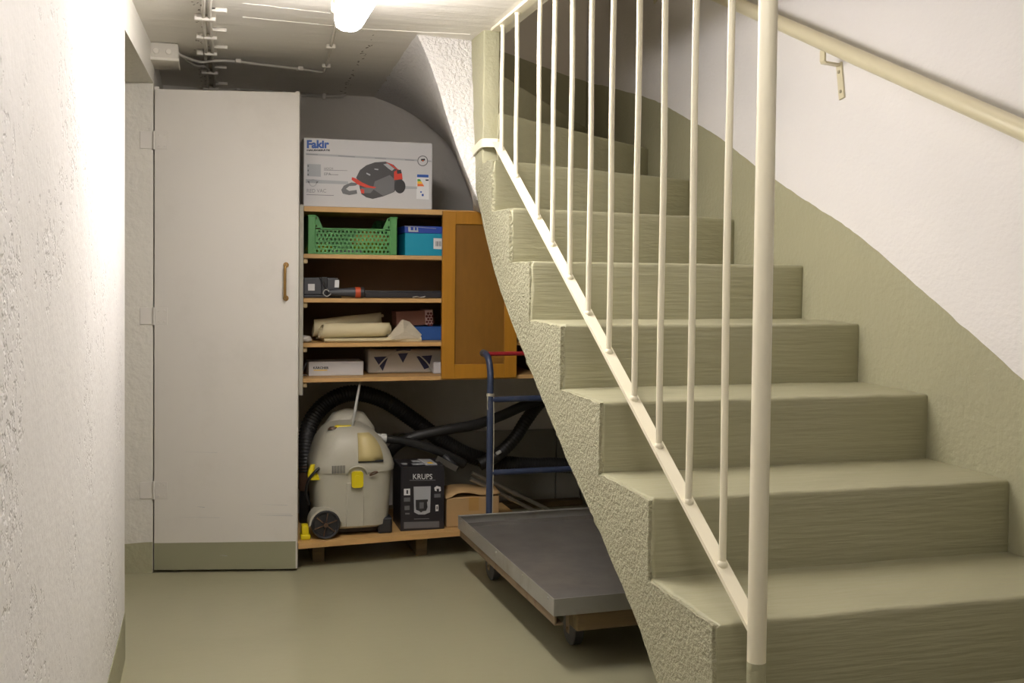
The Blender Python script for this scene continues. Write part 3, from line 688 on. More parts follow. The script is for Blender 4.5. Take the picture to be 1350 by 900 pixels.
# ------------------------------------------------------------------ green crate with its contents
def holes(bm, x0, x1, z0, z1, y, nc, nr, top=None):
    """perforated panel: nr staggered rows of slots"""
    ch = (z1-z0)/nr
    for r in range(nr):
        cw = (x1-x0)/nc; offs = (r % 2)*cw*.5
        edges = [x0]+[x0+offs+cw*k for k in range(1 if not offs else 0, nc+(0 if offs else 0)+1) if x0+offs+cw*k < x1-1e-6 and x0+offs+cw*k > x0+1e-6]+[x1]
        za, zb = z0+r*ch, z0+(r+1)*ch
        for a, c in zip(edges, edges[1:]):
            if c-a < cw*.7:
                poly(bm, [(a, y, za), (c, y, za), (c, y, zb), (a, y, zb)]); continue
            m = (a+c)/2; mz = (za+zb)/2; rx, rz = (c-a)*.30, ch*.34
            o8 = [(c, mz), (c, zb), (m, zb), (a, zb), (a, mz), (a, za), (m, za), (c, za)]
            i8 = [(m+rx*math.cos(PI/4*k), mz+rz*math.sin(PI/4*k)) for k in range(8)]
            for k in range(8):
                k2 = (k+1) % 8
                poly(bm, [(o8[k][0], y, o8[k][1]), (o8[k2][0], y, o8[k2][1]), (i8[k2][0], y, i8[k2][1]), (i8[k][0], y, i8[k][1])])
z1s = tops[1]
ca = at(406, 328, 'y', YS).x; cb = at(523, 330, 'y', YS).x; ch_ = at(410, 283.5, 'y', YS).z-z1s; rim = at(430, 300.5, 'y', YS).z-z1s
CRT = thing('plastic_crate', ((ca+cb)/2, YS+.15, z1s), 'green perforated plastic crate on the uppermost shelf', 'crate')
cd_ = .385; pw = .030; sl = .022
for side, yy in (('front', YS), ('back', YS+cd_)):
    bm = BM()
    holes(bm, ca+pw, cb-pw, z1s+.006, z1s+rim-.006, yy, 19, 6)
    poly(bm, [(ca+pw, yy, z1s+.0005), (cb-pw, yy, z1s+.0005), (cb-pw, yy, z1s+.006), (ca+pw, yy, z1s+.006)])
    for (sx, xa) in ((1, ca+pw), (-1, cb-pw)):
        holes(bm, min(xa, xa+sx*.010), max(xa, xa+sx*.010), z1s+rim, z1s+ch_-.004, yy, 1, 3)
        poly(bm, [(xa+sx*.010, yy, z1s+rim), (xa+sx*(.010+sl), yy, z1s+rim), (xa+sx*.010, yy, z1s+ch_-.004)])
    box(bm, (ca+pw+.02, yy-.004, z1s+rim-.006), (cb-pw-.02, yy+.005, z1s+rim+.001), .001, 1)
    for xa, xb in ((ca, ca+pw), (cb-pw, cb)):
        box(bm, (xa, yy-.004, z1s+.0005), (xb, yy+.004, z1s+ch_), .002, 1)
        box(bm, (xa-.002, yy-.006, z1s+ch_-.006), (xb+.004, yy+.006, z1s+ch_+.001), .002, 1)
    o = new_obj('front_panel' if side == 'front' else 'back_panel', bm, 'crate', CRT)
for xa in (ca, cb-.006):
    bm = BM(); box(bm, (xa, YS+.005, z1s+.0005), (xa+.006, YS+cd_-.005, z1s+ch_), .001, 1); new_obj('side_panel', bm, 'crate', CRT)
bm = BM(); box(bm, (ca+.006, YS+.005, z1s+.0005), (cb-.006, YS+cd_-.005, z1s+.006)); new_obj('bottom', bm, 'crate', CRT)
def lump(bm, c, r, seed, sc=(1, 1, 1), amp=.3, floor_z=None):
    q = bmesh.ops.create_icosphere(bm, subdivisions=3, radius=1)
    for v in q['verts']:
        d = v.co.normalized(); k = 1+amp*noise.noise(d*1.8+Vector((seed, 0, 0)))+amp*.4*noise.noise(d*5+Vector((0, seed, 0)))
        v.co = Vector(c)+Vector((d.x*sc[0], d.y*sc[1], d.z*sc[2]))*r*k
        if floor_z is not None and v.co.z < floor_z: v.co.z = floor_z
fl = z1s+.0065
for px, w, h_, m, lab, nm, c_ in ((421, .055, .022, 'yellowgreen', 'yellow-green packet at the left end inside the green crate', 'packet', 'packet'),
                             (489, .075, .026, 'yellowgreen', 'yellow-green packet under the ochre cloth inside the green crate', 'packet', 'packet')):
    p = at(px, 320, 'y', YS+.07); bm = BM(); lump(bm, (p.x, YS+.075, fl+h_*.9), 1, px, (w, .05, h_), .15, fl); tag(new_obj(nm, bm, m, smooth=True), lab, c_)
p = at(492, 300, 'y', YS+.16); bm = BM(); lump(bm, (p.x-.01, YS+.19, fl+.052), 1, 4, (.085, .06, .052), .22, fl); tag(new_obj('folded_cloth', bm, 'ochre', smooth=True), 'crumpled ochre cloth showing above the rim of the green crate', 'cloth')
bm = BM(); pa = at(440, 321, 'y', YS+.05)
for k in range(10): lathe(bm, [(0, 0), (.006, 0), (.006, .012), (0, .012)], (pa.x+k*.0125, YS+.02, fl+.004+.0001*k), 'z', 8)
tube(bm, [(pa.x, YS+.02, fl+.005), (pa.x+.1125, YS+.02, fl+.005)], .0035, 6)
tag(new_obj('bead_strip', bm, 'ink_white'), 'strip of small white pieces lying in the green crate', 'strip')

# teal shoe box with deep blue lid
ba = at(534, 331, 'y', YS).x; tz = at(534, 297.5, 'y', YS).z; lz = at(534, 307, 'y', YS).z; bb = ba+.23
SB = thing('shoe_box', ((ba+bb)/2, YS+.12, z1s), 'teal box with a deep blue lid next to the green crate', 'box')
bm = BM(); box(bm, (ba, YS, z1s+.0005), (bb, YS+.3, lz+.004), .0015, 1); new_obj('carton', bm, 'teal', SB)
bm = BM(); box(bm, (ba-.003, YS-.003, lz), (bb+.003, YS+.303, tz), .0015, 1); ld = new_obj('lid', bm, 'deepblue', SB); ld['label'] = 'deep blue lid'
prt('lid_mark', 'ink_lgrey', [[(538, 299), (541.5, 299.2), (541.5, 303.3), (545, 303.4), (545, 299.4), (547, 299.5), (547, 303.5), (549.5, 303.6), (549.5, 299.6), (551, 299.7), (551.5, 305.7), (538.5, 305.3)]], YS-.004, SB)
prt('lid_edge', 'ink_lgrey', [[(533.7, 297.6), (552, 299), (575, 301), (575, 301.5), (552, 299.6), (533.7, 298.2)]], YS-.0042, SB)
prt('sticker', 'ink_white', [[(571.5, 313.8), (583, 314.2), (583, 328.5), (571.5, 328)]], YS-.0006, SB)
prt('bar_code', 'ink_mid', [[(x, 318), (x+.8, 318), (x+.8, 324.5), (x, 324.5)] for x in (574.5, 576, 577.4, 579.3, 580.6)], YS-.0012, SB)

# second shelf: dark tool case, torch with red ring, long dark rod
z2 = tops[2]; E6 = lambda x, y: (392+x/6.75, 340+y/6.75)
ta = at(400.5, 388, 'y', YS).x; tb = at(447, 388, 'y', YS).x; tt = at(420, 366, 'y', YS).z
TC = thing('tool_case', ((ta+tb)/2, YS+.08, z2), 'charcoal tool case with white stickers at the left end of the second shelf', 'case')
bm = BM(); box(bm, (ta, YS+.02, z2+.012), (tb, YS+.17, tt), .006, 2); new_obj('shell', bm, 'greyblack', TC)
bm = BM(); box(bm, (ta, YS+.012, z2+.0005), (tb+.012, YS+.18, z2+.012), .003, 2); new_obj('base', bm, 'blackplastic', TC)
bm = BM(); xx = at(428, 375, 'y', YS).x; box(bm, (xx-.012, YS+.012, z2+.012), (xx+.014, YS+.03, tt+.004), .003, 2); tube(bm, spline([(xx-.02, YS+.015, tt), (xx-.005, YS+.004, tt-.02), (xx+.01, YS+.006, tt-.05), (xx+.035, YS+.008, z2+.02)], 6), .004, 8); new_obj('clasp', bm, 'blackplastic', TC)
prt('sticker', 'ink_white', [[E6(95, 230), E6(155, 230), E6(155, 290), E6(95, 290)], [E6(335, 195), E6(372, 195), E6(370, 262), E6(330, 262)]], YS+.0185, TC)
TO = thing('torch', (at(462, 388, 'y', YS).x, YS+.04, z2), 'black hand torch with an orange-red ring lying beside the charcoal tool case', 'torch')
ty = YS-.005; tx0 = at(432, 383, 'y', ty).x; tx1 = at(480, 380, 'y', ty).x; tr = .024
bm = BM(); lathe(bm, [(0, 0), (.010, 0), (.015, .012), (.016, .05), (.019, .085), (.0215, (tx1-tx0)*.68), (.0215, (tx1-tx0)*.75), (0, (tx1-tx0)*.75)], (tx0, ty, z2+tr+.001), 'x', 20); new_obj('barrel', bm, 'greyblack', TO, smooth=True, angle=40)
bm = BM(); lathe(bm, [(0, (tx1-tx0)*.75), (tr, (tx1-tx0)*.75), (tr, (tx1-tx0)*.89), (0, (tx1-tx0)*.89)], (tx0, ty, z2+tr+.001), 'x', 20); new_obj('ring', bm, 'redplastic', TO, smooth=True, angle=40)['label'] = 'orange-red ring'
bm = BM(); lathe(bm, [(0, (tx1-tx0)*.89), (tr, (tx1-tx0)*.89), (tr, (tx1-tx0)*.98), (tr*.8, tx1-tx0), (0, tx1-tx0)], (tx0, ty, z2+tr+.001), 'x', 20); new_obj('head', bm, 'blackplastic', TO, smooth=True, angle=40)
bm = BM(); tube(bm, spline([(tx0+.004, ty-.012, z2+.03), (tx0-.012, ty-.016, z2+.036), (tx0-.02, ty-.016, z2+.02), (tx0-.004, ty-.016, z2+.008), (tx0+.012, ty-.018, z2+.02)], 6), .0022, 6); new_obj('wrist_loop', bm, 'greyconn', TO)
ra = at(481, 388, 'y', YS+.06); rb = at(581, 388, 'y', YS+.06)
bm = BM(); box(bm, (ra.x, YS+.05, z2+.0005), (dl+.1, YS+.075, z2+.024), .004, 2); box(bm, (ra.x-.03, YS+.072, z2+.0005), (dl+.06, YS+.09, z2+.032), .004, 2)
tag(new_obj('black_bar', bm, 'blackplastic'), 'long black bar lying along the second shelf right of the torch', 'bar')
bm = BM(); q = at(552, 388, 'y', YS+.02); tube(bm, spline([(q.x-.025, YS+.03, z2+.004), (q.x-.008, YS+.025, z2+.007), (q.x+.01, YS+.03, z2+.004), (q.x+.03, YS+.026, z2+.008), (q.x+.022, YS+.036, z2+.004)], 6), .0025, 6); tag(new_obj('metal_hook', bm, 'chrome', smooth=True), 'small bent metal wire lying in front of the long black bar', 'wire')

# third shelf: rolled cream cloths, newspaper, brown and blue boxes
z3 = tops[3]
def roll(name, a, c, r0, r1, m, label, cat, turns=1.6, flat=1.0, seed=0, n=46, ang0=0.5):
    """a loosely rolled sheet from a to c"""
    a = Vector(a); c = Vector(c); ax = (c-a).normalized(); u = Vector((0, 0, 1)); u = (u-ax*u.dot(ax)).normalized(); w = ax.cross(u)
    bm = BM(); G = []
    for i in range(11):
        t = i/10; p = a.lerp(c, t); rr = r0+(r1-r0)*t; row = []
        for k in range(n+1):
            th_ = ang0+2*PI*turns*k/n; rk = rr*(.55+.45*k/n)*(1+.05*noise.noise(Vector((t*3, k*.12, seed))))
            q = p+(u*math.sin(th_)*flat+w*math.cos(th_))*rk+ax*(.012*math.sin(k*.18+seed) if i in (0, 10) else 0)
            row.append(bm.verts.new(q))
        G.append(row)
    for g, h2 in zip(G, G[1:]):
        for k in range(n): bm.faces.new((g[k], g[k+1], h2[k+1], h2[k]))
    o = new_obj(name, bm, m, smooth=True); md = o.modifiers.new('thickness', 'SOLIDIFY'); md.thickness = .0025
    return tag(o, label, cat)
def lowz(o, z):
    mn = min(v.co.z for v in o.data.vertices); o.location.z += z-mn
pa = at(416, 424, 'y', YS+.10); pb = at(502, 422, 'y', YS+.16)
lay = thing('folded_sheet', (at(500, 450, 'y', YS).x, YS+.08, z3), 'flat folded cream sheet lying under the cream rolls on the third shelf', 'cloth')
sa = at(428, 450, 'y', YS).x; sb_ = at(556, 450, 'y', YS).x
bm = BM(); G = []
for i in range(25):
    t = i/24; x = sa+(sb_-sa)*t; hgt = .014+.016*max(0, (t-.6)/.4)**1.0-.010*max(0, (t-.94)/.06)
    G.append([(x, YS+.004-.004*math.sin(t*5), z3+.001), (x, YS-.002-.004*math.sin(t*5), z3+.001+hgt*.5), (x, YS+.01, z3+.001+hgt), (x, YS+.2, z3+.001+hgt+.004), (x, YS+.21, z3+.001)])
loft(bm, G); new_obj('sheet', bm, 'cloth', lay, smooth=True, angle=60)
r1_ = roll('cloth_roll', at(414, 433, 'y', YS+.13), at(502, 420, 'y', YS+.17), .046, .033, 'cloth', 'longer cream cloth roll lying at the back on the third shelf', 'cloth', seed=1, turns=1.7)
r2_ = roll('cloth_roll', at(424, 436, 'y', YS+.045), at(511, 434, 'y', YS+.06), .039, .035, 'cloth', 'shorter cream cloth roll lying in front on the third shelf', 'cloth', seed=5, turns=1.8, flat=.92, ang0=2.5)
# newspaper folded over to a point
NP = [at(512, 444, 'y', YS+.02), at(531, 421, 'y', YS+.05), at(540, 424, 'y', YS+.06), at(556, 441, 'y', YS+.01), at(553, 446, 'y', YS+.0), at(516, 447, 'y', YS-.002)]
bm = BM(); top_ = [bm.verts.new(p) for p in NP]; ctr = bm.verts.new(at(533, 437, 'y', YS-.005))
bk_ = [bm.verts.new(p+Vector((0, .035, -.004))) for p in NP]; ctb = bm.verts.new(at(533, 437, 'y', YS+.05))
for k in range(6):
    k2 = (k+1) % 6; bm.faces.new((top_[k], top_[k2], ctr)); bm.faces.new((bk_[k2], bk_[k], ctb)); bm.faces.new((top_[k], bk_[k], bk_[k2], top_[k2]))
tag(new_obj('newspaper', bm, 'newsprint'), 'folded printed newspaper between the cream rolls and the blue box', 'newspaper')
nb0 = at(553, 450, 'y', YS+.10).x; nbz = at(560, 430.5, 'y', YS+.10).z
NB = thing('blue_box', (nb0+.08, YS+.14, z3), 'plain blue box under the red-brown box on the third shelf', 'box')
bm = BM(); box(bm, (nb0-.03, YS+.10, z3+.0005), (nb0+.16, YS+.30, nbz), .002, 1); new_obj('carton', bm, 'navybox', NB)
bm = BM(); box(bm, (nb0-.031, YS+.099, nbz-.010), (nb0+.161, YS+.301, nbz+.0005), .002, 1); new_obj('lid', bm, 'navybox', NB)
BBx = thing('dotted_box', (nb0+.05, YS+.15, nbz), 'red-brown box with a dark dotted pink end on top of the blue box', 'box')
rotb = Matrix.Rotation(math.radians(-9), 3, 'Y')
x0 = at(523, 425, 'y', YS+.12).x; x1 = at(561, 425, 'y', YS+.12).x; x2 = at(571, 425, 'y', YS+.12).x; hb = .065
pv = Vector((x0, YS+.1, nbz+.001))
bm = BM(); box(bm, (x0, YS+.12, nbz+.001), (x1, YS+.24, nbz+.001+hb), .001, 1, rot=Matrix.Rotation(math.radians(-3), 3, 'Y'), piv=pv); new_obj('carton', bm, 'brownbox', BBx)
bm = BM(); box(bm, (x1, YS+.118, nbz+.001), (x2, YS+.242, nbz+.002+hb), .001, 1, rot=Matrix.Rotation(math.radians(-3), 3, 'Y'), piv=pv); pe = new_obj('dotted_end', bm, 'pinkdots', BBx); pe['label'] = 'pink end with dark red dots'
bm = BM()
for r in range(5):
    for c in range(3 if r % 2 else 2):
        lathe(bm, [(0, -.001), (.0058, -.001), (.0058, .0006), (0, .0006)], (x1+.004+(c+(0 if r % 2 else .5))*(x2-x1-.008)/2+(hb-.01-r*.013)*.05, YS+.1175, nbz+.008+r*.0125), 'y', 10)
new_obj('dots', bm, 'dot', pe)
bm = BM(); p = at(403, 447, 'y', YS+.02); lump(bm, (p.x, YS+.03, z3+.014), 1, 9, (.028, .03, .016), .25, z3+.001); tag(new_obj('crumpled_paper', bm, 'packwhite', smooth=True), 'small crumpled white paper at the left end of the third shelf', 'paper')

# lowest shelf of the cabinet
z4 = tops[4]; YL = YC+.10
ka = at(407, 493, 'y', YL).x; kb = at(479, 492, 'y', YL).x; kz = at(440, 476.5, 'y', YL).z
KB = thing('accessory_carton', ((ka+kb)/2, YL+.06, z4), 'low white carton with small black lettering on the lowest cabinet shelf', 'box')
bm = BM(); box(bm, (ka, YL, z4+.0005), (kb, YL+.14, kz), .0015, 1); new_obj('carton', bm, 'card_white', KB)
text_px('KÄRCHER', 413, 482.5, 433.5, 486.3, YL-.0008, 'ink_black', 'brand_lettering', KB, .03)
prt('yellow_underline', 'ink_yellow', [[(413.5, 487.4), (431.5, 487.3), (431.5, 488.4), (413.5, 488.5)]], YL-.0008, KB)
bm = BM(); tube(bm, spline([(ka-.03, YL, z4+.012), (ka-.022, YL-.01, z4+.035), (ka-.01, YL-.004, z4+.058), (ka-.004, YL+.03, z4+.06)], 6), .004, 8); tube(bm, spline([(ka-.034, YL-.01, z4+.004), (ka-.02, YL-.012, z4+.006), (ka-.008, YL-.01, z4+.004)], 6), .0035, 8); tag(new_obj('charger', bm, 'blackplastic', smooth=True), 'short black charger lead left of the low white carton', 'charger')
YP = YC+.16
wa = at(485, 492, 'y', YP).x; wz = at(520, 461, 'y', YP).z
WP = thing('printed_package', (wa+.15, YP+.06, z4), 'large pale package with navy triangles at the right of the lowest shelf', 'package')
bm = BM(); box(bm, (wa, YP, z4+.0005), (wa+.34, YP+.14, min(wz, tops[3]-.02)), .010, 3); new_obj('wrapping', bm, 'packwhite', WP, smooth=True, angle=50)
E7 = lambda x, y: (392+x/6.75, 440+y/6.75)
prt('navy_triangle', 'navy', [[E7(680, 205), E7(810, 200), E7(760, 330)], [E7(895, 175), E7(985, 170), E7(940, 258)], [E7(1060, 200), E7(1200, 190), E7(1170, 300), E7(1130, 315)], [E7(870, 135), E7(1015, 130), E7(1000, 158), E7(890, 160)]], YP-.001, WP)
bm = BM(); tube(bm, spline([at(*E7(690, 340), 'y', YP-.02), at(*E7(720, 290), 'y', YP-.02), at(*E7(790, 215), 'y', YP-.022), at(*E7(870, 165), 'y', YP-.022), at(*E7(960, 152), 'y', YP-.022), at(*E7(1060, 175), 'y', YP-.022), at(*E7(1150, 250), 'y', YP-.02), at(*E7(1200, 330), 'y', YP-.02)], 6), .003, 8); tag(new_obj('curved_wire', bm, 'greyconn', smooth=True), 'thin grey wire arching in front of the package with navy triangles', 'wire')
sx = at(571.5, 492, 'y', YL).x
bm = BM(); box(bm, (sx, YL, z4+.0005), (sx+.05, YL+.04, at(575, 477, 'y', YL).z), .006, 3); tag(new_obj('small_white_box', bm, 'card_white'), 'small white box against the cabinet door on the lowest shelf', 'box')

# ------------------------------------------------------------------ plank on the ground and what stands on it
ZP = .115; YPF = 4.345
pl0 = at(395.5, 709, 'z', ZP); pl1 = at(606, 693, 'z', ZP)
PK = thing('plank', (.7, 4.5, 0), 'raw pine plank on low blocks carrying the grey wet vacuum cleaner', 'plank')
bm = BM(); prism(bm, [(.352, 4.30, ZP), (1.36, 4.375, ZP), (1.36, 4.84, ZP), (.352, 4.84, ZP)], (0, 0, -.022)); new_obj('board', bm, 'pine', PK)
for x in (.42, .86, 1.30):
    bm = BM(); box(bm, (x, 4.42, 0.0005), (x+.05, 4.80, ZP-.0225), .002, 1); new_obj('block', bm, 'wood', PK)

# wet vacuum cleaner
YV = 4.42; yfr = 4.335; 
vz = lambda py: at(465, py, 'y', YV-.06).z
vx = lambda px, py=620: at(px, py, 'y', YV-.06).x
cyv = 4.545; VD = .185
VC = thing('wet_vacuum', ((vx(415)+vx(524))/2, cyv, ZP), 'aged light grey wet vacuum cleaner with a yellow latch on the pine plank', 'vacuum cleaner')
def sec(py, xl, xr, k=1.0, e=4.5, dy=0): return superell((vx(xl)+vx(xr))/2, cyv+dy, vz(py), (vx(xr)-vx(xl))/2, VD*k, e)
bm = BM(); loft(bm, [sec(697, 424, 512, .92), sec(694, 418, 517, .97), sec(660, 415, 519, .99), sec(628, 413, 521, 1), sec(622, 413, 522, 1.01)]); new_obj('tank', bm, 'vac', VC, smooth=True, angle=40)
bm = BM(); loft(bm, [sec(623, 412, 524, 1.03), sec(617, 412, 524.5, 1.04), sec(612, 414, 523, 1.03), sec(600, 417, 519, 1.0, 4), sec(585, 422, 510, .94, 3.6), sec(573, 430, 497, .82, 3.2), sec(566, 440, 484, .6, 2.8), sec(563, 452, 472, .3, 2.5)]); new_obj('hood', bm, 'vac', VC, smooth=True, angle=60)
bm = BM(); loft(bm, [superell(vx(470), cyv+.10, vz(620), .13, .07, 3), superell(vx(470), cyv+.10, vz(576), .115, .07, 3), superell(vx(470), cyv+.10, vz(556), .07, .05, 2.6), superell(vx(470), cyv+.10, vz(550.5), .02, .015, 2)]); new_obj('motor_dome', bm, 'vac', VC, smooth=True, angle=60)
yv = cyv-VD*1.04
def vpt(px, py, off=0): return at(px, py, 'y', yv-off)
# yellowed cover plate follows the hood
bm = BM(); g0 = []
for py, xr in ((608, 505), (600, 504), (590, 501), (580, 495), (573, 487)):
    k = {608: 1.02, 600: 1.0, 590: .965, 580: .9, 573: .82}[py]
    g0.append([Vector((vx(472), cyv-VD*k-.004, vz(py))), Vector((vx((472+xr)/2), cyv-VD*k-.003, vz(py))), Vector((vx(xr), cyv-VD*k*.955-.002, vz(py)))])
V = [[bm.verts.new(p) for p in r] for r in g0]
for a, c in zip(V, V[1:]):
    for k in range(2): bm.faces.new((a[k], a[k+1], c[k+1], c[k]))
o = new_obj('cover_plate', bm, 'vac_yellowed', VC, smooth=True); o.modifiers.new('thickness', 'SOLIDIFY').thickness = .006; o['label'] = 'yellowed cover plate'
bm = BM(); box(bm, (vx(472), cyv-VD*1.035-.003, vz(609)-.002), (vx(505), cyv-VD*1.0, vz(607)), .001, 1); new_obj('cover_gap', bm, 'blackplastic', VC)
bm = BM(); a = (vx(446), vz(568)); 
loft(bm, [superell(vx(455), cyv-.085, vz(567.5), .042, .022, 2.5, 20), superell(vx(457), cyv-.085, vz(564.5), .036, .018, 2.5, 20)]); new_obj('carry_handle', bm, 'yellow', VC, smooth=True, angle=50)['label'] = 'yellow carrying handle'
bm = BM(); loft(bm, [superell(vx(442), cyv-.09, vz(569), .022, .02, 2.5, 20), superell(vx(443), cyv-.09, vz(566), .016, .014, 2.5, 20)]); new_obj('switch_plate', bm, 'hosebrown', VC, smooth=True, angle=50)
# vent grille
bm = BM()
for k in range(9):
    x = vx(437.5+k*2.0); prism(bm, [(x, cyv-VD*1.03-.0035, vz(622.5)), (x+.0032, cyv-VD*1.03-.0035, vz(622.5)), (x+.0032, cyv-VD*1.0-.0055, vz(612.5)), (x, cyv-VD*1.0-.0055, vz(612.5))], (0, .012, 0))
new_obj('vent_slots', bm, 'blackplastic', VC)
# latch
bm = BM(); roundprism_xz(bm, vx(470.5), vz(631), .048, .068, cyv-VD-.024, cyv-VD*.99, .012); lt = new_obj('latch', bm, 'yellow', VC, smooth=True, angle=40); lt['label'] = 'yellow latch'
bm = BM(); roundprism_xz(bm, vx(470.5), vz(631), .022, .036, cyv-VD-.027, cyv-VD-.02, .008); new_obj('latch_grip', bm, 'yellow', lt, smooth=True, angle=40)
bm = BM(); pts = [(vx(470.5)+.042*math.cos(a), cyv-VD*1.04-.006, vz(625)+.034*math.sin(a)) for a in np.linspace(0, PI, 14)]; tube(bm, pts, .004, 8); new_obj('latch_arch', bm, 'vac', VC, smooth=True)
bm = BM(); tube(bm, spline([(vx(487), cyv-VD*1.04-.005, vz(626)), (vx(492), cyv-VD*1.04-.012, vz(622)), (vx(497), cyv-VD*1.04-.01, vz(622.5)), (vx(492), cyv-VD*1.04-.012, vz(625)), (vx(487), cyv-VD*1.04-.005, vz(627))], 5), .003, 6); new_obj('clip_wire', bm, 'hosebrown', VC)
bm = BM(); box(bm, (vx(457), cyv-VD-.004, vz(694)), (vx(480), cyv-VD*.9, vz(636)), .003, 2); new_obj('tank_rib', bm, 'vac', VC)
# wheel arch and wheels
wc = Vector((vx(429, 690), cyv-VD-.012, ZP+.0605))
bm = BM(); pts = [(wc.x+.068*math.cos(a), wc.y-.006, wc.z+.068*math.sin(a)) for a in np.linspace(math.radians(8), math.radians(186), 18)]+[(wc.x-.056, wc.y-.006, wc.z+.01)]+[(wc.x+.054*math.cos(a), wc.y-.006, wc.z+.054*math.sin(a)) for a in np.linspace(math.radians(170), math.radians(8), 18)]
prism(bm, pts, (0, .10, 0)); new_obj('wheel_arch', bm, 'vac', VC, smooth=True, angle=30)
for yy in (wc.y, cyv+VD-.01):
    bm = BM(); lathe(bm, [(0, .03), (.056, .03), (.060, .024), (.060, -.006), (.055, -.012), (.050, -.010), (.047, -.003), (.012, -.002), (.012, -.012), (0, -.012)], (wc.x, yy, wc.z), 'y', 32)
    w = new_obj('wheel', bm, 'blackplastic', VC, smooth=True, angle=35)
    bm = BM()
    for k in range(6):
        a = PI/3*k+.35; d = Vector((math.cos(a), 0, math.sin(a))); tube(bm, [Vector((wc.x, yy-.006, wc.z))+d*.008, Vector((wc.x, yy-.006, wc.z))+d*.052], .0025, 6)
    lathe(bm, [(0, -.012), (.009, -.012), (.011, -.004), (0, -.004)], (wc.x, yy-.004, wc.z), 'y', 12)
    new_obj('wheel_spokes', bm, 'hosebrown', w)
for yy in (cyv-VD*.7, cyv+VD*.7):
    bm = BM(); box(bm, (vx(500), yy-.035, ZP+.0005), (vx(519), yy+.035, vz(686)), .008, 2); new_obj('castor_foot', bm, 'blackplastic', VC)
bm = BM(); loft(bm, [superell(vx(470), cyv, ZP+.012, .14, .15, 4), superell(vx(470), cyv, vz(695), .14, .16, 4)]); new_obj('undercarriage', bm, 'blackplastic', VC)
# hose inlet at right
bm = BM(); c0 = at(500, 577, 'y', cyv-.02); lathe(bm, [(0, -.03), (.017, -.03), (.019, 0), (.017, .006), (.020, .01), (.020, .030), (0, .032)], c0, ax=(1, 0, -.1), n=18); new_obj('inlet_cuff', bm, 'greyconn', VC, smooth=True, angle=40)['label'] = 'pale grey hose cuff'
# yellow crevice tools to the left of the vacuum
def nozzle(name, c, label, tilt):
    t = thing(name, c, label, 'nozzle')
    return t
ya = at(413, 622, 'y', 4.40)
bm = BM(); d = Vector((-.35, -.2, .9)).normalized(); loft(bm, [superell(ya.x+.006, ya.y, ya.z-.03, .026, .02, 3, 20), superell(ya.x-.002, ya.y, ya.z-.012, .024, .02, 3, 20), superell(ya.x-.008, ya.y, ya.z+.012, .012, .014, 3, 20), superell(ya.x-.002, ya.y, ya.z+.032, .009, .010, 3, 20)])
box(bm, (ya.x+.0, ya.y-.01, ya.z-.03), (ya.x+.03, ya.y+.015, ya.z-.018), .003, 1)
tag(new_obj('cord_hook', bm, 'yellow', VC, smooth=True, angle=50), 'yellow cord hook')
bm = BM(); tube(bm, spline([(ya.x+.035, cyv-VD*.8, vz(615)), (ya.x+.02, ya.y-.02, vz(617)), (ya.x+.0, ya.y-.028, vz(622)), (ya.x-.02, ya.y-.01, vz(632)), (ya.x-.028, ya.y+.02, vz(650)), (ya.x-.01, ya.y+.05, vz(668))], 8), .0065, 8); new_obj('power_cord', bm, 'blackplastic', VC, smooth=True)
yb = at(402.5, 700, 'y', 4.37)
bm = BM(); box(bm, (yb.x-.02, 4.345, ZP+.0005), (yb.x+.02, 4.42, ZP+.022), .006, 2); box(bm, (yb.x-.016, 4.355, ZP+.018), (yb.x+.014, 4.42, ZP+.055), .007, 2)
tag(new_obj('yellow_nozzle', bm, 'yellow', smooth=True, angle=40), 'small yellow nozzle on the left end of the pine plank', 'nozzle')

# hoses
def hp(px, py, y): return at(px, py, 'y', y)
BH = thing('black_hose', hp(404, 700, 4.6), 'thick ribbed black hose looping over behind the grey wet vacuum cleaner', 'hose')
bm = BM(); corrugated(bm, [hp(404, 622, 4.66), hp(403, 590, 4.68), hp(410, 556, 4.72), hp(432, 530, 4.76), hp(465, 518, 4.78), hp(505, 527, 4.80), hp(545, 553, 4.82), hp(585, 582, 4.84), hp(625, 602, 4.86), hp(680, 612, 4.88), hp(740, 613, 4.9), hp(775, 616, 4.9)], .036, .014); new_obj('tubing', bm, 'hose', BH, smooth=True)
bm = BM(); lathe(bm, [(0, -.06), (.030, -.06), (.036, -.05), (.034, .05), (0, .05)], hp(404, 628, 4.66), ax=(0, .05, 1), n=18); new_obj('cuff', bm, 'hosebrown', BH, smooth=True, angle=40)['label'] = 'brown cuff'
bm = BM(); lathe(bm, [(0, 0), (.032, 0), (.030, .13), (.026, .25), (0, .25)], (hp(404, 690, 4.66).x, 4.66, ZP+.0015), ax=(.0, .0, 1), n=18); new_obj('end_pipe', bm, 'hose', BH, smooth=True, angle=40)
NH = thing('thin_hose', hp(530, 590, 4.6), 'thinner smooth black hose rising from the vacuum cleaner to the right', 'hose')
bm = BM(); tube(bm, spline([hp(508, 604, 4.66), hp(522, 588, 4.62), hp(545, 576, 4.6), hp(585, 567, 4.6), hp(625, 560, 4.62), hp(660, 548, 4.66), hp(700, 531, 4.7), hp(740, 522, 4.74), hp(790, 530, 4.78)], 8), .024, 14); new_obj('tubing', bm, 'hose', NH, smooth=True)
MH = thing('bent_hose', hp(680, 580, 4.8), 'black hose slanting up to the right behind the blue trolley handle', 'hose')
bm = BM(); corrugated(bm, [hp(632, 612, 4.80), hp(655, 600, 4.80), hp(678, 578, 4.81), hp(695, 552, 4.82), hp(715, 528, 4.84), hp(745, 512, 4.86)], .031, .016, amp=.04); new_obj('tubing', bm, 'hose', MH, smooth=True)
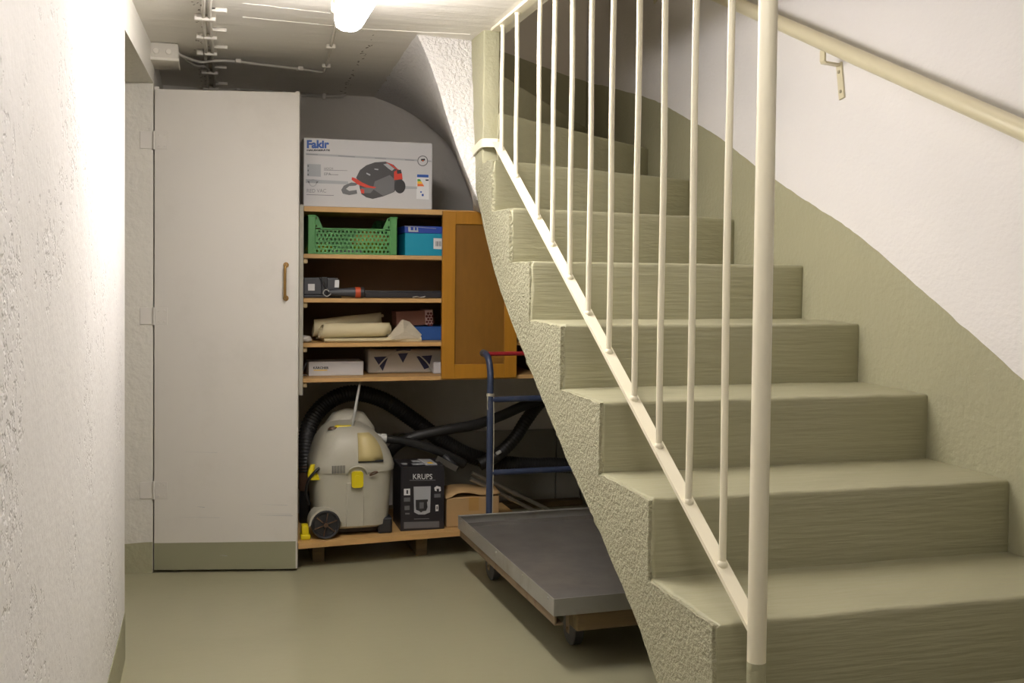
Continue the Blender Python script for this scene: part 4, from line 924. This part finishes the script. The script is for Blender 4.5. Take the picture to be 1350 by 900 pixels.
bm = BM(); q = hp(657, 596, 4.765); box(bm, (q.x-.012, 4.755, q.z-.008), (q.x+.014, 4.775, q.z+.006), .003, 1, rot=Matrix.Rotation(-.5, 3, 'Y')); new_obj('clamp', bm, 'greyconn', MH)
WH = thing('suction_wand', hp(560, 590, 4.56), 'black suction wand pointing down from the pale grey cuff of the vacuum cleaner', 'wand')
bm = BM(); tube(bm, spline([hp(507, 578.5, 4.525), hp(530, 581, 4.53), hp(560, 588, 4.54), hp(590, 600, 4.55), hp(612, 612, 4.56)], 6), .020, 14, rfun=lambda i: .017+.0002*i); new_obj('tubing', bm, 'hose', WH, smooth=True)
bm = BM(); flatbar(bm, [hp(576, 604, 4.50), hp(602, 618, 4.51)], .026, .010, Vector((0, 0, 1))); new_obj('nozzle_plate', bm, 'chrome', WH)['label'] = 'bright metal nozzle plate'
bm = BM(); p = hp(588, 607, 4.53); tube(bm, [hp(585, 600, 4.53), hp(604, 618, 4.52)], .012, 8); new_obj('nozzle', bm, 'blackplastic', WH, smooth=True)
for k, (pa_, pb_, lab) in enumerate((((622, 623, 4.52), (745, 682, 4.62), 'upper of two thin chrome tubes slanting down behind the cardboard box'), ((620, 631, 4.49), (735, 688, 4.59), 'lower of two thin chrome tubes slanting down behind the cardboard box'))):
    bm = BM(); A = hp(*pa_); C_ = hp(*pb_); tube(bm, [A, A.lerp(C_, .45)], .0085, 12); tube(bm, [A.lerp(C_, .43), A.lerp(C_, .47)], .0105, 12); tube(bm, [A.lerp(C_, .46), C_], .0085, 12)
    tag(new_obj('chrome_tube', bm, 'chrome', smooth=True, angle=40), lab, 'tube')
bm = BM(); A = hp(464, 563, 4.45); C_ = hp(474.5, 505, 4.50); tube(bm, [A, C_], .0055, 10, rfun=lambda i: (.007, .005)[i])
tag(new_obj('thin_rod', bm, 'greyconn', smooth=True), 'thin pale rod standing on the vacuum cleaner and leaning on the shelf above', 'rod')
# brown cuffs beside the vacuum
# coffee machine carton
YKR = 4.40
k0 = hp(528, 699, YKR).x; k1 = hp(585.5, 697, YKR).x; kt = hp(556, 614.5, YKR).z
KR = thing('coffee_machine_carton', ((k0+k1)/2, YKR+.09, ZP), 'black carton with a picture of a silver coffee machine right of the vacuum cleaner', 'box')
bm = BM(); box(bm, (k0, YKR, ZP+.0005), (k1, YKR+.19, kt), .002, 1); new_obj('carton', bm, 'kblack', KR)
E4 = lambda x, y: (510+x/6, 560+y/6)
def kp(name, m, pls, d=.0008): return prt(name, m, [[E4(*q) for q in p] for p in pls], YKR-d, KR)
text_px('KRUPS', 544.5, 624.5, 570, 631.5, YKR-.0008, 'ink_white', 'brand_lettering', KR, .004)
kp('thin_line', 'ink_grey', [[(180, 436), (385, 434), (385, 438), (180, 440)], [(215, 742), (335, 738), (335, 742), (215, 746)]])
kp('machine_picture', 'ink_lgrey', [[(212, 488), (348, 484), (342, 690), (300, 708), (250, 708), (216, 690)]])
kp('machine_picture_jug', 'ink_black', [[(228, 592), (325, 588), (325, 604), (318, 608), (322, 650), (310, 678), (285, 682), (270, 692), (255, 680), (232, 672), (228, 640)]], .0012)
kp('machine_picture_shine', 'ink_mid', [[(258, 612), (292, 611), (292, 660), (258, 662)]], .0016)
kp('feature_picture', 'ink_white', [[(135, 505), (185, 503), (185, 555), (135, 556)], [(375, 495), (395, 482), (425, 490), (428, 520), (410, 528), (380, 520)], [(385, 632), (408, 630), (408, 680), (385, 682)]])
kp('feature_picture_detail', 'ink_black', [[(155, 515), (168, 515), (168, 545), (155, 545)], [(393, 505), (412, 503), (414, 528), (395, 528)], [(393, 642), (401, 642), (401, 668), (393, 668)]], .0012)
kp('feature_lines', 'ink_mid', [[(135, 575), (185, 573), (185, 605), (135, 607)], [(375, 545), (425, 543), (425, 572), (375, 574)], [(140, 640), (180, 638), (180, 672), (140, 674)], [(135, 768), (415, 760), (415, 810), (135, 820)], [(145, 695), (180, 695), (180, 708), (145, 708)]])
bm = BM(); zt_ = kt+.0005
tx = lambda t: k0+(k1-k0)*t
for (a_, b_, c_, d_) in ((.08, .05, .2, .09), (.3, .03, .6, .07), (.36, .09, .55, .14)): poly(bm, [(tx(a_), YKR+b_, zt_+.0008), (tx(c_), YKR+b_, zt_+.0008), (tx(c_), YKR+d_, zt_+.0008), (tx(a_), YKR+d_, zt_+.0008)])
new_obj('top_print', bm, 'ink_lgrey', KR)
bm = BM(); prism(bm, [(tx(.58), YKR+.02, zt_), (tx(.84), YKR+.015, zt_), (tx(.80), YKR+.13, zt_), (tx(.52), YKR+.14, zt_)], (0, 0, .006)); lf = new_obj('leaflet', bm, 'ink_lgrey'); tag(lf, 'small pale leaflet lying on top of the black coffee machine carton', 'leaflet')
bm = BM(); prism(bm, [(tx(.66), YKR+.02, zt_+.0062), (tx(.76), YKR+.02, zt_+.0062), (tx(.74), YKR+.055, zt_+.0062), (tx(.64), YKR+.05, zt_+.0062)], (0, 0, .001)); new_obj('yellow_patch', bm, 'ink_yellow', lf)
# brown cardboard box, its top flaps a little raised
YBX = 4.42
c0 = hp(588.5, 698, YBX).x; c1 = hp(658, 690, YBX).x; ct = hp(600, 656, YBX).z
CBX = thing('cardboard_box', ((c0+c1)/2, YBX+.1, ZP), 'worn brown cardboard box with buckled flaps behind the trolley corner', 'box')
bm = BM()
vs = box(bm, (c0, YBX, ZP+.0005), (c1, YBX+.2, ct), .004, 2); new_obj('carton', bm, 'kraft', CBX)
bm = BM(); n = 10; A_ = []; B_ = []
for k in range(n+1):
    t = k/n; x = c0-.004+(c1-c0+.008)*t; A_.append(bm.verts.new((x, YBX-.003, ct+.003+.016*math.sin(PI*min(1, t*1.6))*(t < .62)+.004*t-.008*(t < .12)))); B_.append(bm.verts.new((x, YBX+.10, ct+.028+.008*math.sin(t*5))))
for k in range(n): bm.faces.new((A_[k], A_[k+1], B_[k+1], B_[k]))
o = new_obj('flap', bm, 'kraft', CBX, smooth=True); o.modifiers.new('thickness', 'SOLIDIFY').thickness = .004
bm = BM(); poly(bm, [(c0, YBX+.10, ct+.027), (c1, YBX+.10, ct+.027), (c1, YBX+.2, ct+.004), (c0, YBX+.2, ct+.004)]); o = new_obj('flap', bm, 'kraft', CBX); o.modifiers.new('thickness', 'SOLIDIFY').thickness = .004
bm = BM(); xm = c0+(c1-c0)*.5; box(bm, (xm-.02, YBX-.001, ct-.06), (xm+.025, YBX+.002, ct-.001)); new_obj('tape', bm, 'kraft_tape', CBX)
# grey boards behind
bm = BM(); q0 = hp(640, 640, 5.2); q1 = hp(735, 640, 5.2)
box(bm, (.9, 5.24, .03), (q1.x, 5.26, .40), .002, 1); tag(new_obj('fibre_board', bm, 'board'), 'left grey fibre board standing against the back wall under the stairs', 'board')
bm = BM(); box(bm, (q1.x+.006, 5.238, .03), (1.9, 5.258, .40), .002, 1); tag(new_obj('fibre_board', bm, 'board'), 'right grey fibre board standing against the back wall under the stairs', 'board')
bm = BM(); box(bm, (.85, 5.18, 0.0005), (1.9, 5.29, .03), .003, 1); tag(new_obj('wooden_batten', bm, 'wood'), 'low dark batten carrying the grey fibre boards under the stairs', 'batten')

# ------------------------------------------------------------------ platform trolley
ZT = .235
t_bl = at(605, 679, 'z', ZT); t_fl = at(731, 789, 'z', ZT)
dy = (t_bl-t_fl).normalized(); dx = Vector((dy.y, -dy.x, 0)); TL = (t_bl-t_fl).length; TW = .80
TR = thing('platform_trolley', Vector((t_fl.x, t_fl.y, 0)), 'old platform trolley with a sheet metal tray and dark blue push handle under the stairs', 'trolley')
TR.rotation_euler.z = math.atan2(dx.y, dx.x); TR['_local'] = 1
RH = .05; zb = ZT-RH; tk = .003
bm = BM(); box(bm, (0, 0, zb), (TW, TL, zb+.004)); box(bm, (.014, TL-.016, zb+.004), (TW-.014, TL-.013, zb+.02)); tray = new_obj('tray', bm, 'sheet', TR); tray['label'] = 'worn dark sheet metal tray'
bm = BM()
box(bm, (-tk, -tk, zb-.004), (0, TL+tk, ZT), .0008, 1); box(bm, (TW, -tk, zb-.004), (TW+tk, TL+tk, ZT), .0008, 1)
box(bm, (0, -tk, zb-.004), (TW, 0, ZT), .0008, 1); box(bm, (0, TL, zb-.004), (TW, TL+tk, ZT), .0008, 1)
box(bm, (.0, TL-.012, ZT-.004), (TW, TL, ZT), .0008, 1)
new_obj('tray_rim', bm, 'galv', TR)['label'] = 'galvanised upturned rim'
bm = BM()
for yy in (.05, .3, .6, .9, TL-.05): lathe(bm, [(0, -.003), (.004, -.002), (.005, 0), (0, 0)], (-tk, yy, ZT-.012), 'x', 8)
new_obj('rivets', bm, 'galv', TR)
bm = BM(); box(bm, (.075, .004, zb-.060), (TW-.045, .075, zb-.0045), .005, 2); new_obj('frame_beam', bm, 'wood', TR)
bm = BM(); box(bm, (.045, TL-.09, zb-.056), (TW-.045, TL-.02, zb-.0045), .005, 2); new_obj('frame_beam', bm, 'wood', TR)
for x in (.004, TW-.024):
    bm = BM(); box(bm, (x, .008, zb-.036), (x+.006, TL-.004, zb-.0042), .001, 1); box(bm, (x, .008, zb-.036), (x+.03, TL-.004, zb-.031), .001, 1); new_obj('side_angle', bm, 'rust', TR)['label'] = 'rusty side angle iron'
def castor(x, y, swivel):
    bm = BM(); box(bm, (x-.035, y-.045, zb-.062), (x+.035, y+.045, zb-.0565 if False else zb-.052), .002, 1)
    for s in (-1, 1): prism(bm, [(x+s*.018, y-.025, zb-.056), (x+s*.018, y+.025, zb-.056), (x+s*.018, y+.012, .04), (x+s*.018, y-.012, .04)], (s*.003, 0, 0))
    tube(bm, [(x-.026, y, .055), (x+.026, y, .055)], .005, 8)
    c = new_obj('castor', bm, 'rust', TR)
    bm = BM(); lathe(bm, [(0, -.02), (.045, -.02), (.0545, -.014), (.0545, .014), (.045, .02), (0, .02)], (x, y, .055), 'x', 24); new_obj('wheel', bm, 'rubber', c, smooth=True, angle=40)
for x in (.155, TW-.155):
    castor(x, .235, 0); castor(x-.045 if x < .3 else x, TL-.13, 1)
# handle frame at the far end
inv = Matrix.Rotation(-TR.rotation_euler.z, 3, 'Z')
def tl(p): return inv @ (Vector(p)-TR.location)
YH = t_bl.y+.030
pA = tl(at(645.5, 600, 'y', YH)); px_ = pA.x; py_ = pA.y
ztop = at(641, 466.5, 'y', YH+.05).z
for xx in (px_, TW-px_):
    bm = BM(); tube(bm, spline([(xx, py_, zb-.03), (xx, py_, .3), (xx, py_, ztop-.14), (xx, py_+.003, ztop-.07), (xx-.002, py_+.020, ztop-.022), (xx-.004, py_+.05, ztop-.003), (xx-.004, py_+.078, ztop)], 8), .0135, 14); hpst = new_obj('handle_post', bm, 'bluepaint', TR, smooth=True, angle=40); hpst['label'] = 'dark blue bent handle post'
    bm = BM(); tube(bm, [(xx-.004, py_+.062, ztop), (xx-.004, py_+.098, ztop+.0005)], .0155, 14); new_obj('grip', bm, 'rubber', hpst, smooth=True, angle=40)
for pyy in (525, 621):
    z = at(670, pyy+1, 'y', YH).z; bm = BM(); tube(bm, [(px_+.008, py_, z), (TW-px_-.008, py_, z)], .0125, 12); new_obj('cross_bar', bm, 'bluepaint', TR, smooth=True, angle=40)
bm = BM(); tube(bm, [(px_+.004, py_+.055, ztop), (TW-px_-.012, py_+.055, ztop)], .009, 12); new_obj('push_bar', bm, 'redpaint', TR, smooth=True, angle=40)['label'] = 'dark red push bar'
for x in (px_, TW-px_):
    bm = BM(); box(bm, (x-.02, TL+tk+.0005, zb-.05), (x+.02, py_+.006, zb-.0), .002, 1); new_obj('post_socket', bm, 'rust', TR)
zz = at(648, 522, 'y', YH).z
bm = BM()
for k in range(3): tube(bm, [(px_+.0155*math.cos(a), py_+.0155*math.sin(a), zz+.002+k*.004+.001*math.sin(a*2)) for a in np.linspace(0, 2*PI, 17)], .0016, 6)
tube(bm, spline([(px_-.013, py_-.008, zz), (px_-.015, py_-.01, zz-.03), (px_-.013, py_-.01, zz-.055)], 5), .0016, 6)
tube(bm, spline([(px_+.012, py_-.009, zz), (px_+.014, py_-.010, zz-.15), (px_+.013, py_-.010, zz-.33), (px_+.012, py_-.010, .22)], 6), .0014, 6)
new_obj('string', bm, 'string', TR)['label'] = 'pale string tied round the post'

for o in list(COL.objects):
    if '_local' in o: del o['_local']
# ------------------------------------------------------------------ light and exposure
w = bpy.data.worlds.new('world'); S.world = w; w.use_nodes = True
w.node_tree.nodes['Background'].inputs[0].default_value = (.02, .018, .015, 1); w.node_tree.nodes['Background'].inputs[1].default_value = 1
S.view_settings.view_transform = 'Standard'; S.view_settings.look = 'None'; S.view_settings.gamma = 1; S.view_settings.use_curve_mapping = False
S.view_settings.exposure = -0.05
